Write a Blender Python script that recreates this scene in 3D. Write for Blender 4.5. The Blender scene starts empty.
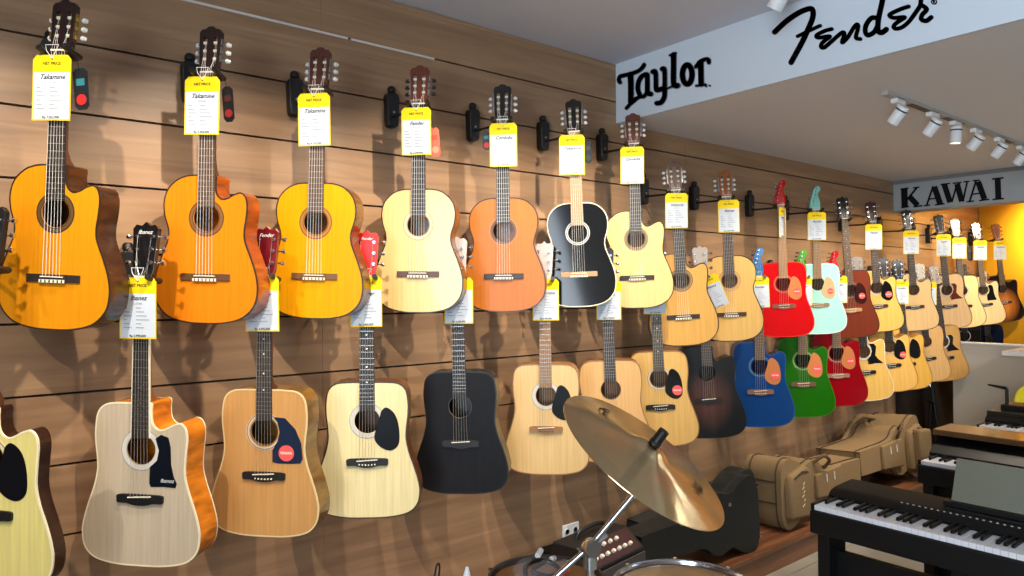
import bpy, bmesh, math, random
import numpy as np
from mathutils import Vector, Matrix
random.seed(7)
sc = bpy.context.scene
COL = sc.collection
PI = math.pi
R_ = math.radians

# ------------------------------------------------------------------ camera model
FPX, YAW, PITCH, ROLL, CZ, CD = 702.5, .6767, .0055, -.0075, 1.62, 2.74
_f = np.array([math.sin(YAW)*math.cos(PITCH), math.cos(YAW)*math.cos(PITCH), math.sin(PITCH)])
_r = np.array([math.cos(YAW), -math.sin(YAW), 0.]); _u = np.cross(_r, _f)
CR = math.cos(ROLL)*_r + math.sin(ROLL)*_u
CU = -math.sin(ROLL)*_r + math.cos(ROLL)*_u
CF = _f
CC = np.array([0., -CD, CZ])
def ray(x, y): return CF + (x-512)/FPX*CR + (288-y)/FPX*CU
def at_x(x, y, X): d = ray(x, y); return CC + d*(X/d[0])
cam = bpy.data.cameras.new('camera'); cam.sensor_width = 36; cam.lens = FPX*36/1024; cam.clip_start = .05; cam.clip_end = 100
co = bpy.data.objects.new('camera', cam); COL.objects.link(co)
co.matrix_world = Matrix(((CR[0], CU[0], -CF[0], CC[0]), (CR[1], CU[1], -CF[1], CC[1]), (CR[2], CU[2], -CF[2], CC[2]), (0, 0, 0, 1)))
sc.camera = co

# ------------------------------------------------------------------ materials
def lin(c): return tuple((v/255/12.92 if v/255 <= .04045 else ((v/255+.055)/1.055)**2.4) for v in c[:3]) + (1,)
MC = {}
def P(rgb, rough=.5, metal=0., coat=0., emit=0., spec=.5):
    key = (tuple(rgb), rough, metal, coat, emit, spec)
    if key in MC: return MC[key]
    m = bpy.data.materials.new('paint'); m.use_nodes = True
    b = m.node_tree.nodes['Principled BSDF']
    b.inputs['Base Color'].default_value = lin(rgb); b.inputs['Roughness'].default_value = rough
    b.inputs['Metallic'].default_value = metal; b.inputs['Coat Weight'].default_value = coat; b.inputs['Coat Roughness'].default_value = .06
    b.inputs['Specular IOR Level'].default_value = spec
    if emit: b.inputs['Emission Color'].default_value = lin(rgb); b.inputs['Emission Strength'].default_value = emit
    MC[key] = m
    return m
def wood(rgb1, rgb2, scale=(6, 6, 1), rough=.35, coat=0., detail=6, dist=.6, nscale=6., burst=None, spec=.5):
    key = ('w', tuple(rgb1), tuple(rgb2), scale, rough, coat, nscale, burst)
    if key in MC: return MC[key]
    m = bpy.data.materials.new('wood'); m.use_nodes = True
    nt = m.node_tree; N = nt.nodes; L = nt.links
    b = N['Principled BSDF']; b.inputs['Roughness'].default_value = rough; b.inputs['Coat Weight'].default_value = coat; b.inputs['Coat Roughness'].default_value = .05
    b.inputs['Specular IOR Level'].default_value = spec
    tc = N.new('ShaderNodeTexCoord'); mp = N.new('ShaderNodeMapping'); mp.inputs['Scale'].default_value = scale
    L.new(tc.outputs['Object'], mp.inputs['Vector'])
    nz = N.new('ShaderNodeTexNoise'); nz.inputs['Scale'].default_value = nscale; nz.inputs['Detail'].default_value = detail; nz.inputs['Distortion'].default_value = dist
    L.new(mp.outputs['Vector'], nz.inputs['Vector'])
    cr = N.new('ShaderNodeValToRGB'); cr.color_ramp.elements[0].position = .32; cr.color_ramp.elements[1].position = .68
    cr.color_ramp.elements[0].color = lin(rgb1); cr.color_ramp.elements[1].color = lin(rgb2)
    L.new(nz.outputs['Fac'], cr.inputs['Fac'])
    out = cr.outputs['Color']
    if burst:                      # dark stained rim that fades to a warm centre
        c, rin, rout, z0 = burst
        sp = N.new('ShaderNodeMapping'); sp.inputs['Location'].default_value = (0, 0, -z0*1.0); sp.inputs['Scale'].default_value = (1.25, 0, 1)
        L.new(tc.outputs['Object'], sp.inputs['Vector'])
        ln = N.new('ShaderNodeVectorMath'); ln.operation = 'LENGTH'; L.new(sp.outputs['Vector'], ln.inputs[0])
        mr = N.new('ShaderNodeMapRange'); mr.inputs['From Min'].default_value = rin; mr.inputs['From Max'].default_value = rout
        L.new(ln.outputs['Value'], mr.inputs['Value'])
        mx = N.new('ShaderNodeMix'); mx.data_type = 'RGBA'; mx.inputs['B'].default_value = lin(c)
        L.new(mr.outputs['Result'], mx.inputs['Factor']); L.new(out, mx.inputs['A']); out = mx.outputs['Result']
    L.new(out, b.inputs['Base Color'])
    MC[key] = m
    return m
def shade(c, k): return tuple(max(0, min(255, v*k)) for v in c)
def top_wood(c, rough=.25, coat=.5):
    c = (c[0]*.97, c[1]*.95, c[2]*.92); return wood(shade(c, .96), shade(c, 1.03), (40, 1, 1.2), rough+.04, coat*.3, spec=.3, nscale=3., dist=.2)
def side_wood(c, rough=.3, coat=.5): return wood(shade(c, .72), shade(c, 1.15), (3, 3, 14), rough+.05, coat*.3, spec=.3, nscale=2.)

BLACK = P((14, 14, 15), .45); GLOSSBLACK = P((8, 8, 9), .15, 0, .5); CHROME = P((205, 207, 210), .15, 1.); STEEL = P((165, 165, 165), .3, 1.)
GOLD = P((212, 175, 95), .25, 1.); PEARL = P((225, 228, 225), .25, 0, .4); WHITE = P((238, 238, 235), .4); IVORY = P((235, 228, 205), .4)
FB_DARK = P((38, 30, 28), .5); FB_BROWN = P((84, 62, 46), .5); FB_TAN = P((165, 125, 85), .5); STRING = P((210, 205, 195), .3, .7); NYLON = P((225, 222, 215), .4)
PAPER = P((200, 208, 218), .7, spec=.2); YELLOW = P((238, 206, 20), .6, spec=.2); INK = P((45, 48, 60), .6); GREYINK = P((150, 156, 165), .6)
PINK = P((236, 88, 82), .5); VINYL = P((26, 27, 28), .55)

# ------------------------------------------------------------------ mesh helpers
class MB:
    def __init__(s): s.v = []; s.f = []; s.m = []; s.mats = []
    def mi(s, m):
        if m not in s.mats: s.mats.append(m)
        return s.mats.index(m)
    def add(s, vs, fs, m):
        o = len(s.v); k = s.mi(m); s.v += [tuple(v) for v in vs]
        for f in fs: s.f.append([i+o for i in f]); s.m.append(k)
    def box(s, a, b, m):
        (x0, y0, z0), (x1, y1, z1) = a, b
        s.add([(x0,y0,z0),(x1,y0,z0),(x1,y1,z0),(x0,y1,z0),(x0,y0,z1),(x1,y0,z1),(x1,y1,z1),(x0,y1,z1)],
              [(0,3,2,1),(4,5,6,7),(0,1,5,4),(1,2,6,5),(2,3,7,6),(3,0,4,7)], m)
    def prism(s, pts, y0, y1, m, axis='y'):       # polygon in the x-z plane extruded along y (or others)
        n = len(pts)
        def mk(p, d): return {'y': (p[0], d, p[1]), 'x': (d, p[0], p[1]), 'z': (p[0], p[1], d)}[axis]
        s.add([mk(p, y0) for p in pts] + [mk(p, y1) for p in pts],
              [list(range(n)), list(range(2*n-1, n-1, -1))] + [(i, i+n, (i+1) % n+n, (i+1) % n) for i in range(n)], m)
    def tube(s, pts, r, m, n=8, cap=True):
        pts = [Vector(p) for p in pts]; rs = r if isinstance(r, (list, tuple)) else [r]*len(pts)
        rings = []; prev = None
        for i, p in enumerate(pts):
            t = (pts[min(i+1, len(pts)-1)] - pts[max(i-1, 0)]).normalized()
            if prev is None:
                a = Vector((0, 0, 1)) if abs(t.z) < .9 else Vector((1, 0, 0)); u = t.cross(a).normalized()
            else: u = (prev - t*prev.dot(t)).normalized()
            prev = u; w = t.cross(u)
            rings.append([p + (u*math.cos(2*PI*k/n) + w*math.sin(2*PI*k/n))*rs[i] for k in range(n)])
        vs = [q for rg in rings for q in rg]; fs = []
        for i in range(len(pts)-1):
            for k in range(n): fs.append((i*n+k, i*n+(k+1) % n, (i+1)*n+(k+1) % n, (i+1)*n+k))
        if cap: fs += [list(range(n))[::-1], list(range((len(pts)-1)*n, len(pts)*n))]
        s.add(vs, fs, m)
    def lathe(s, prof, m, c=(0, 0, 0), n=32, axis=Vector((0, 0, 1))):   # prof (r, h)
        ax = axis.normalized(); a = Vector((1, 0, 0)) if abs(ax.x) < .9 else Vector((0, 1, 0)); u = ax.cross(a).normalized(); w = ax.cross(u); c = Vector(c)
        vs = []; fs = []
        for r, h in prof:
            for k in range(n): vs.append(c + ax*h + (u*math.cos(2*PI*k/n) + w*math.sin(2*PI*k/n))*r)
        for i in range(len(prof)-1):
            for k in range(n): fs.append((i*n+k, i*n+(k+1) % n, (i+1)*n+(k+1) % n, (i+1)*n+k))
        s.add(vs, fs, m)
    def build(s, name, parent=None, smooth=False, bevel=0.):
        me = bpy.data.meshes.new(name); me.from_pydata(s.v, [], s.f); me.validate()
        for m in s.mats: me.materials.append(m)
        if len(me.polygons) == len(s.m): me.polygons.foreach_set('material_index', s.m)
        bm = bmesh.new(); bm.from_mesh(me); bmesh.ops.recalc_face_normals(bm, faces=bm.faces); bm.to_mesh(me); bm.free()
        o = bpy.data.objects.new(name, me); COL.objects.link(o)
        if parent is not None: o.parent = parent
        if smooth:
            for p in me.polygons: p.use_smooth = True
            me.set_sharp_from_angle(angle=R_(40))
        if bevel:
            b = o.modifiers.new('bevel', 'BEVEL'); b.width = bevel; b.segments = 3; b.limit_method = 'ANGLE'; b.angle_limit = R_(40)
        return o
def tag(o, label=None, cat=None, group=None, kind=None):
    if label: o['label'] = label
    if cat: o['category'] = cat
    if group: o['group'] = group
    if kind: o['kind'] = kind
    return o
def empty(name, loc=(0, 0, 0), rot=(0, 0, 0)):
    o = bpy.data.objects.new(name, None); COL.objects.link(o); o.location = loc; o.rotation_euler = rot; o.empty_display_size = .05
    return o
def struct(o): o['kind'] = 'structure'; return o
def cr_spline(pts, n=6, closed=True):
    out = []; N = len(pts)
    for i in range(N if closed else N-1):
        p = [pts[(i+k) % N] if closed else pts[max(0, min(N-1, i+k))] for k in (-1, 0, 1, 2)]
        for j in range(n):
            t = j/n; t2 = t*t; t3 = t2*t
            out.append(tuple(.5*((2*p[1][a]) + (-p[0][a]+p[2][a])*t + (2*p[0][a]-5*p[1][a]+4*p[2][a]-p[3][a])*t2 + (-p[0][a]+3*p[1][a]-3*p[2][a]+p[3][a])*t3) for a in range(len(pts[0]))))
    if not closed: out.append(tuple(pts[-1]))
    return out
_txt = {}
def text_mesh(s, size, mat, shear=0., bold=0.):
    key = (s, size, mat.name, shear, bold)
    if key in _txt: return _txt[key]
    cu = bpy.data.curves.new('t', 'FONT'); cu.body = s; cu.size = size; cu.shear = shear; cu.offset = bold; cu.align_x = 'CENTER'; cu.align_y = 'CENTER'; cu.extrude = .0003; cu.resolution_u = 2
    ob = bpy.data.objects.new('t', cu); COL.objects.link(ob); bpy.context.view_layer.update()
    me = bpy.data.meshes.new_from_object(ob.evaluated_get(bpy.context.evaluated_depsgraph_get()))
    bpy.data.objects.remove(ob); me.transform(Matrix.Rotation(PI/2, 4, 'X'))      # letters upright in x-z, facing -y
    me.materials.clear(); me.materials.append(mat); _txt[key] = me
    return me
def put_text(name, s, size, mat, parent, loc, shear=0., bold=0., rot=(0, 0, 0)):
    o = bpy.data.objects.new(name, text_mesh(s, size, mat, shear, bold)); COL.objects.link(o); o.parent = parent; o.location = loc; o.rotation_euler = rot
    return o

# ------------------------------------------------------------------ the room
XF, XK, XE = 2.97, 6.56, 8.66
ZU, ZL = 2.912, 2.575
SP, Z1 = .2337, 2.463
WALLM = wood((136, 106, 79), (166, 132, 99), (.5, 1, 7), .38, .0, nscale=2.2, dist=1.2)
GROOVE = P((30, 22, 16), .7)
mb = MB()
edges = [0.0] + sorted([Z1 + SP - SP*k for k in range(0, 9) if Z1+SP-SP*k > .05]) + [ZU]
seams = [-3.6, -1.2, 1.2, 3.6, 6.0, XE]
for i in range(len(edges)-1):
    for j in range(len(seams)-1):
        mb.box((seams[j] + (.0012 if j else 0), 0, edges[i] + (.004 if i else 0)), (seams[j+1], .018, edges[i+1] - .004), WALLM)
struct(mb.build('wall_back', bevel=.0))
mb = MB(); mb.box((-3.6, .0181, 0), (XE, .12, ZU), GROOVE); struct(mb.build('wall_back_core'))
ALU = P((226, 226, 224), .35, .4)
mb = MB(); mb.box((-.6, -.004, Z1+SP-.006), (1.32, .01, Z1+SP+.003), ALU); mb.box((1.335, -.004, Z1+SP-.006), (1.75, .01, Z1+SP+.003), ALU)
struct(mb.build('trim_1'))
CEIL = P((208, 212, 224), .9); CEIL2 = P((222, 222, 224), .9); FASC = P((206, 216, 226), .6)
mb = MB(); mb.box((-3.6, -6.0, ZU), (XF+.1, .12, ZU+.1), CEIL); struct(mb.build('ceiling'))
mb = MB(); mb.box((XF+.02, -6.0, ZL), (XE+.1, -.0005, ZL+.09), CEIL2); struct(mb.build('ceiling_lower'))
mb = MB(); mb.box((XF, -6.0, ZL-.001), (XF+.02, -.0008, ZU-.0005), FASC); struct(mb.build('trim_2'))
mb = MB(); mb.box((XK, -6.0, 2.306), (XK+.22, -.0008, ZL-.0005), P((166, 170, 172), .6)); mb.box((XK-.012, -6.0, ZL-.03), (XK, -.0008, ZL-.0005), P((120, 122, 122), .6))
struct(mb.build('trim_3'))
TILE = wood((140, 136, 124), (162, 158, 146), (1, 1, 1), .35, .0, nscale=3.)
mb = MB()
for i in range(-6, 15):
    for j in range(-10, 0):
        mb.box((i*.6+.002, j*.6+.002, -.02), (i*.6+.598, j*.6+.598, 0), TILE)
mb.box((-3.6, -6, -.03), (XE+.1, .12, -.004), P((95, 92, 86), .8))
struct(mb.build('floor'))
YEL = P((240, 168, 6), .55)
mb = MB(); mb.box((XE, -6.0, 0), (XE+.1, .12, ZL+.09), YEL); struct(mb.build('wall_right'))
mb = MB(); mb.box((-3.6, -6.1, 0), (XE+.1, -6.0, ZU+.1), P((120, 112, 102), .8)); struct(mb.build('wall_front'))
# shop front at the far left: frame of a big window, daylight comes through it
mb = MB(); FR = P((60, 60, 62), .5)
for y in (-6.0, -4.7, -3.4): mb.box((-3.66, y, 0), (-3.6, y+.06, ZU), FR)
mb.box((-3.66, -6, 0), (-3.6, -3.34, .12), FR); mb.box((-3.66, -6, ZU-.12), (-3.6, -3.34, ZU), FR)
struct(mb.build('window_1'))
mb = MB(); mb.box((-3.7, -3.34, 0), (-3.6, .12, ZU), P((84, 76, 68), .8)); struct(mb.build('wall_left'))

# low bench along the wall
bw = wood((96, 58, 36), (140, 92, 62), (.5, 7, 7), .35, .2, nscale=2.2)
b = empty('display_bench', (4.0, -.27, 0)); tag(b, 'long low brown wooden bench running along the foot of the guitar wall', 'bench')
mb = MB(); mb.box((-3.9, -.27, .125), (3.04, .269, .15), bw); mb.build('bench_top', b, bevel=.004)
mb = MB(); mb.box((-3.9, -.25, 0), (3.04, -.23, .125), bw); mb.build('front_board', b)
# socket on the wall
o = empty('wall_socket', (2.585, 0, .347)); tag(o, 'small white electrical socket plate on the wood wall above the amplifier', 'socket')
mb = MB(); mb.box((-.06, -.009, -.036), (.06, 0, .036), WHITE); mb.build('cover_plate', o, bevel=.003)
mb = MB()
for sx in (-.03, .03):
    mb.lathe([(.0, .0), (.016, 0), (.017, .002), (.013, .0035)], P((215, 215, 212), .4), (sx, -.009, 0), 16, Vector((0, -1, 0)))
mb.build('socket_face', o)

# ------------------------------------------------------------------ guitars
def outline(kind, cut, W, Lb):
    if kind == 'classic':
        h = [(.32, .0), (.56, .028), (.75, .095), (.825, .18), (.81, .27), (.735, .365), (.745, .44), (.85, .54), (.955, .65), (1, .76), (.94, .87), (.72, .955), (.38, .993)]
    else:
        h = [(.36, .0), (.60, .012), (.735, .06), (.78, .15), (.78, .24), (.75, .34), (.745, .42), (.80, .52), (.90, .63), (.975, .73), (1, .81), (.95, .90), (.77, .965), (.42, .995)]
    R = list(h)
    if cut:
        R = [(.17, .0), (.175, .06), (.20, .125), (.29, .158), (.40, .152), (.54, .125), (.66, .116), (.75, .148), (.78, .21), (.76, .30)] + [p for p in h if p[1] > .35]
    Lp = [(-x, z) for x, z in h][::-1]
    pts = [(0, 0)] + R + [(0, 1)] + Lp
    pts = cr_spline(pts, 5)
    return [(x*W, (1-z)*Lb) for x, z in pts]
def inset(pts, d):
    n = len(pts); out = []; A = sum(pts[i][0]*pts[(i+1) % n][1]-pts[(i+1) % n][0]*pts[i][1] for i in range(n))
    sg = 1 if A > 0 else -1
    for i in range(n):
        x0, z0 = pts[i-1]; x1, z1 = pts[(i+1) % n]; tx, tz = x1-x0, z1-z0; l = math.hypot(tx, tz) or 1
        out.append((pts[i][0] - sg*tz/l*d, pts[i][1] + sg*tx/l*d))
    return out
def ring(mb, pa, pb, ya, yb, m):
    n = len(pa)
    mb.add([(p[0], ya, p[1]) for p in pa] + [(p[0], yb, p[1]) for p in pb], [(i, (i+1) % n, (i+1) % n+n, i+n) for i in range(n)], m)
def annulus(mb, cx, cz, r0, r1, y, m, n=40):
    a = [(cx+r0*math.cos(2*PI*k/n), cz+r0*math.sin(2*PI*k/n)) for k in range(n)]; b_ = [(cx+r1*math.cos(2*PI*k/n), cz+r1*math.sin(2*PI*k/n)) for k in range(n)]
    ring(mb, a, b_, y, y, m); ring(mb, b_, b_, y, 0, m)
def disc(mb, cx, cz, r, y0, y1, m, n=24): mb.prism([(cx+r*math.cos(2*PI*k/n), cz+r*math.sin(2*PI*k/n)) for k in range(n)], y0, y1, m)

def guitar(s):
    X, zt, L, ro = s['pos']
    kind = s.get('kind', 'classic'); cl = kind == 'classic'
    ro_, tl = R_(ro), R_(1.0); b45 = R_(s.get('yaw', 45))
    rr = Vector((math.cos(b45), -math.sin(b45), 0)); bk = Vector((math.sin(b45), math.cos(b45), 0))
    top = Vector((X, -.25, zt))
    bot = top + L*(rr*math.sin(ro_) + (bk*math.sin(tl) - Vector((0, 0, math.cos(tl))))*math.cos(ro_))
    g = empty(s.get('name', 'acoustic_guitar' if not cl else 'classical_guitar'), bot, (tl, -ro_, -b45)); g.scale = (L, L, L)
    tag(g, s['label'], 'guitar', s['group'])
    Lb = s.get('Lb', .503 if cl else .478); W = s.get('W', .186 if cl else .184); T = s.get('T', .094 if cl else .104)
    hz, hr = (.358, .0455) if cl else (.342, .044)
    bz = .158 if cl else .197
    zn = 1-.155
    out = outline(kind, s.get('cut'), W, Lb)
    side = s['side']; topm = s['top']; bind = s.get('bind', P((45, 28, 18), .4))
    bin_ = inset(out, .006)
    mb = MB(); ring(mb, out, out, .0, T-.006, side); ring(mb, out, bin_, T-.006, T, side)
    n = len(out); mb.add([(p[0], T, p[1]) for p in bin_], [list(range(n))], side)
    body = mb.build('body', g, smooth=True)
    if s.get('side_label'): body['label'] = s['side_label']
    # soundboard with its hole
    mb = MB(); c = (0, hz); hole = []
    for p in out:
        a = math.atan2(p[1]-hz, p[0]); hole.append((hr*math.cos(a), hz+hr*math.sin(a)))
    ring(mb, out, hole, 0, 0, topm); ring(mb, hole, hole, 0, .004, P((150, 110, 70), .6)); ring(mb, out, hole, .004, .004, P((150, 110, 70), .7))
    sb = mb.build('soundboard', g)
    mb = MB(); i1 = inset(out, .0042); o1 = inset(out, -.0006)
    ring(mb, o1, i1, -.0007, -.0007, bind); ring(mb, o1, o1, -.0007, .004, bind)
    if s.get('backbind'): o2 = inset(out, -.0007); ring(mb, o2, o2, T-.011, T-.006, bind)
    mb.build('binding', g)
    mb = MB()
    for r0, r1, m in s['ros']: annulus(mb, 0, hz, r0, r1, -.0007, m)
    if s['ros']: mb.build('rosette', g)
    # neck, fretboard
    wn, wb = (.026, .030) if cl else (.0215, .027)
    mb = MB(); prof = []
    k = 8; vs = []; fs = []
    zs = [(zn, wn, .019), ((zn+Lb)/2, (wn+wb)/2, .021), (Lb+.045, wb-.001, .023), (Lb+.015, wb-.002, .045), (Lb-.002, wb-.004, T*.86), (Lb-.03, wb-.012, T*.86)]
    for z, w, d in zs:
        for q in range(k+1): a = PI*q/k; vs.append((w*math.cos(a), d*math.sin(a)**.8 if 0 < q < k else 0, z))
    for i in range(len(zs)-1):
        for q in range(k): fs.append((i*(k+1)+q, i*(k+1)+q+1, (i+1)*(k+1)+q+1, (i+1)*(k+1)+q))
        fs.append((i*(k+1), (i+1)*(k+1), (i+1)*(k+1)+k, i*(k+1)+k))
    fs.append(list(range(k+1)))
    mb.add(vs, fs, s.get('neckm', P((96, 58, 36), .4))); mb.build('neck', g, smooth=True)
    zf = hz+hr*.80; fbm = s['fb']; mb = MB(); yb = -.0055
    mb.add([(-wn, yb, zn), (wn, yb, zn), (wb, yb, zf), (-wb, yb, zf), (-wn, .0003, zn), (wn, .0003, zn), (wb, .0003, zf), (-wb, .0003, zf)],
           [(0, 1, 2, 3), (4, 7, 6, 5), (0, 4, 5, 1), (1, 5, 6, 2), (2, 6, 7, 3), (3, 7, 4, 0)], fbm)
    sl = zn - bz
    for f in range(1, 21):
        z = bz + sl/2**(f/12)
        if z < zf+.003: break
        w = wn + (wb-wn)*(zn-z)/(zn-zf)
        mb.box((-w, yb-.0008, z-.0007), (w, yb, z+.0007), STEEL)
        if s.get('dots') and f in (3, 5, 7, 9, 12, 15):
            zz = (z + bz+sl/2**((f-1)/12))/2; disc(mb, 0, zz, .0032, yb-.0004, yb, PEARL, 8)
    if s.get('neckbind'):
        for sx in (-1, 1): mb.add([(sx*wn, yb-.0004, zn), (sx*(wn+.0022), yb-.0004, zn), (sx*(wb+.0022), yb-.0004, zf), (sx*wb, yb-.0004, zf), (sx*(wn+.0022), .001, zn), (sx*(wb+.0022), .001, zf)], [(0, 1, 2, 3), (1, 4, 5, 2)], IVORY)
    mb.build('fretboard', g)
    mb = MB(); mb.box((-wn, yb-.003, zn), (wn, .0, zn+.005), IVORY); o = mb.build('nut', g); o.parent = [c for c in g.children if c.name.startswith('neck')][0]
    # bridge
    bm_ = s.get('bridge', FB_DARK); mb = MB()
    if cl:
        w = .088
        mb.box((-w, -.005, bz-.012), (-.042, 0, bz+.012), bm_); mb.box((.042, -.005, bz-.012), (w, 0, bz+.012), bm_); mb.box((-.042, -.008, bz-.014), (.042, 0, bz+.012), bm_)
        br_o = mb.build('bridge', g, bevel=.0015)
        mb = MB(); mb.box((-.042, -.0095, bz-.0135), (.042, -.008, bz-.004), IVORY)
        for q in range(6): mb.box((-.034+q*.0136-.0022, -.0099, bz-.013), (-.034+q*.0136+.0022, -.0095, bz-.005), bm_)
        mb.build('tie_block', br_o)
        mb = MB(); mb.box((-.037, -.0115, bz+.003), (.037, -.008, bz+.006), IVORY); mb.build('saddle', br_o)
    else:
        pts = cr_spline([(-.066, .014), (-.03, .0165), (0, .0165), (.03, .0165), (.066, .014), (.069, .0), (.066, -.012), (.04, -.013), (.02, -.019), (0, -.021), (-.02, -.019), (-.04, -.013), (-.066, -.012), (-.069, 0)], 3)
        mb.prism([(x*1.04, bz+z*.88) for x, z in pts], -.0065, 0, bm_); br_o = mb.build('bridge', g)
        mb = MB(); mb.add([], [], IVORY)
        vs = [(-.036, bz+.004), (.036, bz+.0085), (.036, bz+.0115), (-.036, bz+.007)]; mb.prism(vs, -.0095, -.0065, IVORY); mb.build('saddle', br_o)
        pm = s.get('pins', IVORY)
        if pm: 
            for q in range(6):
                mb = MB(); disc(mb, -.027+q*.0108, bz-.006-.002*math.cos((q-2.5)/2.5*1.3), .0026, -.0095, -.0065, pm, 8); mb.build('bridge_pin', br_o)
    # pickguard
    pg = s.get('pg')
    if pg:
        shape, pm = pg[:2]
        if shape == 'tear': pts = [(.043, .012), (.05, .035), (.066, .046), (.09, .03), (.105, .0), (.112, -.045), (.108, -.085), (.085, -.104), (.055, -.098), (.03, -.075), (.026, -.046)]
        elif shape == 'wide': pts = [(.03, .048), (.07, .045), (.105, .01), (.125, -.035), (.130, -.085), (.122, -.10), (.085, -.102), (.045, -.102), (.028, -.098), (.028, -.06), (.045, -.03), (.052, .0), (.045, .03)]
        elif shape == 'angle': pts = [(.045, .034), (.062, .046), (.085, .038), (.092, .01), (.094, -.04), (.102, -.075), (.112, -.095), (.108, -.108), (.07, -.106), (.032, -.108), (.027, -.098), (.028, -.05), (.05, -.03), (.056, 0)]
        elif shape == 'wing': pts = [(.038, .052), (.07, .052), (.085, .03), (.08, .0), (.075, -.03), (.092, -.055), (.125, -.085), (.07, -.085), (.028, -.09), (.02, -.055), (.045, -.03), (.054, 0), (.05, .03)]
        sm = cr_spline(pts, 4) if shape in ('tear',) else pts
        mb = MB(); mb.prism([(x, hz+z) for x, z in sm], -.0012, -.0003, pm); o = mb.build('pickguard', g)
        if pg[2:]: o['label'] = pg[2]
    st = s.get('sticker')
    if st:
        sx, sz, r = st; mb = MB(); disc(mb, sx, hz+sz, r, -.0019, -.0008, PINK); o = mb.build('sticker', g); o['label'] = 'round pinkish red sticker'
        put_text('sticker_print', 'FENDER', r*.42, P((255, 215, 205), .5), o, (sx, -.0021, hz+sz), bold=.0003)
    if s.get('pglogo'): put_text('pickguard_logo', s['pglogo'], .016, PEARL, [c for c in g.children if c.name.startswith('pickguard')][0], (.082, -.0016, hz-.088), shear=.3)
    # headstock
    hm = s.get('head', P((40, 18, 14), .25, 0, .4)); tb = R_(5); ht = s.get('headtype', 'slot' if cl else 'solid')
    hd = empty_like = None
    def hpt(x, y, z):
        z = z*1.035; x = x*1.05
        return (x, y*math.cos(tb) + z*math.sin(tb), zn + z*math.cos(tb) - y*math.sin(tb))
    def hmap(mb): mb.v = [hpt(*v) for v in mb.v]; return mb
    H = .155/math.cos(tb); th = .016
    mb = MB()
    if ht == 'slot':
        mb.prism([(-.027, 0), (.027, 0), (.031, .012), (.033, .032), (-.033, .032), (-.031, .012)], 0, th, hm)
        mb.prism([(-.037, .122), (.037, .122), (.037, .138), (.030, .147), (.017, .149), (.010, .156), (0, .158), (-.010, .156), (-.017, .149), (-.030, .147), (-.037, .138)], 0, th, hm)
        mb.prism([(-.033, .032), (-.023, .032), (-.0245, .122), (-.037, .122)], 0, th, hm); mb.prism([(.023, .032), (.033, .032), (.037, .122), (.0245, .122)], 0, th, hm)
        mb.box((-.0105, 0, .032), (.0105, th, .122), hm)
        hs = hmap(mb).build('headstock', g)
        tpos = [(sx, .05+q*.027) for sx in (-1, 1) for q in range(3)]
        for sx, z in tpos:
            mb = MB(); w0 = .0095
            mb.tube([(sx*.010, .007, z), (sx*.025, .007, z)], .0052, IVORY, 8)
            mb.box((min(sx*.034, sx*.040), .001, z-.011), (max(sx*.034, sx*.040), .013, z+.011), s.get('gear', STEEL))
            mb.tube([(sx*.038, .009, z-.003), (sx*.048, .016, z-.003)], .0022, s.get('gear', STEEL), 6)
            bx = MB(); mb.tube([(sx*.046, .015, z-.003), (sx*.050, .019, z-.003), (sx*.058, .026, z-.003)], [.004, .0085, .006], s.get('button', PEARL), 8)
            hmap(mb).build('tuner', hs, smooth=True)
    elif ht == 'solid':
        w0, w1 = .024, s.get('hw', .038)
        shp = [(-w0, 0), (w0, 0), (.0305, .02), (w1, .138), (w1-.010, .150), (.012, .147), (0, .158), (-.012, .147), (-w1+.010, .150), (-w1, .138), (-.0305, .02)]
        mb.prism(shp, 0, th, hm); hs = hmap(mb).build('headstock', g, bevel=.0012)
        tpos = [(sx, .042+q*.037) for sx in (-1, 1) for q in range(3)]
        for sx, z in tpos:
            x0 = sx*(.021 + .003*(z/.14)); xe = sx*(.033+.006*z/.14); mb = MB()
            disc(mb, x0, z, .0062, -.002, 0, CHROME, 10); mb.tube([(x0, -.001, z), (x0, -.013, z)], .0038, s.get('gear', CHROME), 8)
            mb.tube([(xe, th*.7, z), (xe+sx*.012, th*.7, z)], .0022, CHROME, 6); mb.tube([(xe+sx*.009, th*.7, z), (xe+sx*.014, th*.7, z), (xe+sx*.022, th*.7, z)], [.003, .0075, .0065], s.get('button', CHROME), 8)
            hmap(mb).build('tuner', hs, smooth=True)
        if s.get('logo'):
            v = hpt(0, -.0012, .128); put_text('head_logo', s['logo'], s.get('logosize', .017), PEARL, hs, v, shear=.35, rot=(-tb, 0, 0))
    else:
        shp = cr_spline([(-.022, 0), (-.031, .012), (-.034, .03), (-.028, .06), (-.018, .095), (-.006, .13), (.004, .150), (.018, .158), (.032, .153), (.037, .139), (.030, .122), (.020, .108), (.020, .09), (.030, .05), (.028, .015), (.022, 0)], 4)
        mb.prism(shp, 0, th, hm); hs = hmap(mb).build('headstock', g)
        for q in range(6):
            z = .03+q*.0225; x0 = -.020+q*.0058; mb = MB()
            mb.tube([(x0, -.001, z), (x0, -.012, z)], .0042, CHROME, 8); xe = -.031+q*.0056
            mb.tube([(xe, th*.6, z), (xe-.012, th*.6, z)], .002, CHROME, 6); mb.tube([(xe-.009, th*.6, z), (xe-.014, th*.6, z), (xe-.02, th*.6, z)], [.003, .0072, .006], CHROME, 8)
            hmap(mb).build('tuner', hs, smooth=True)
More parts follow.
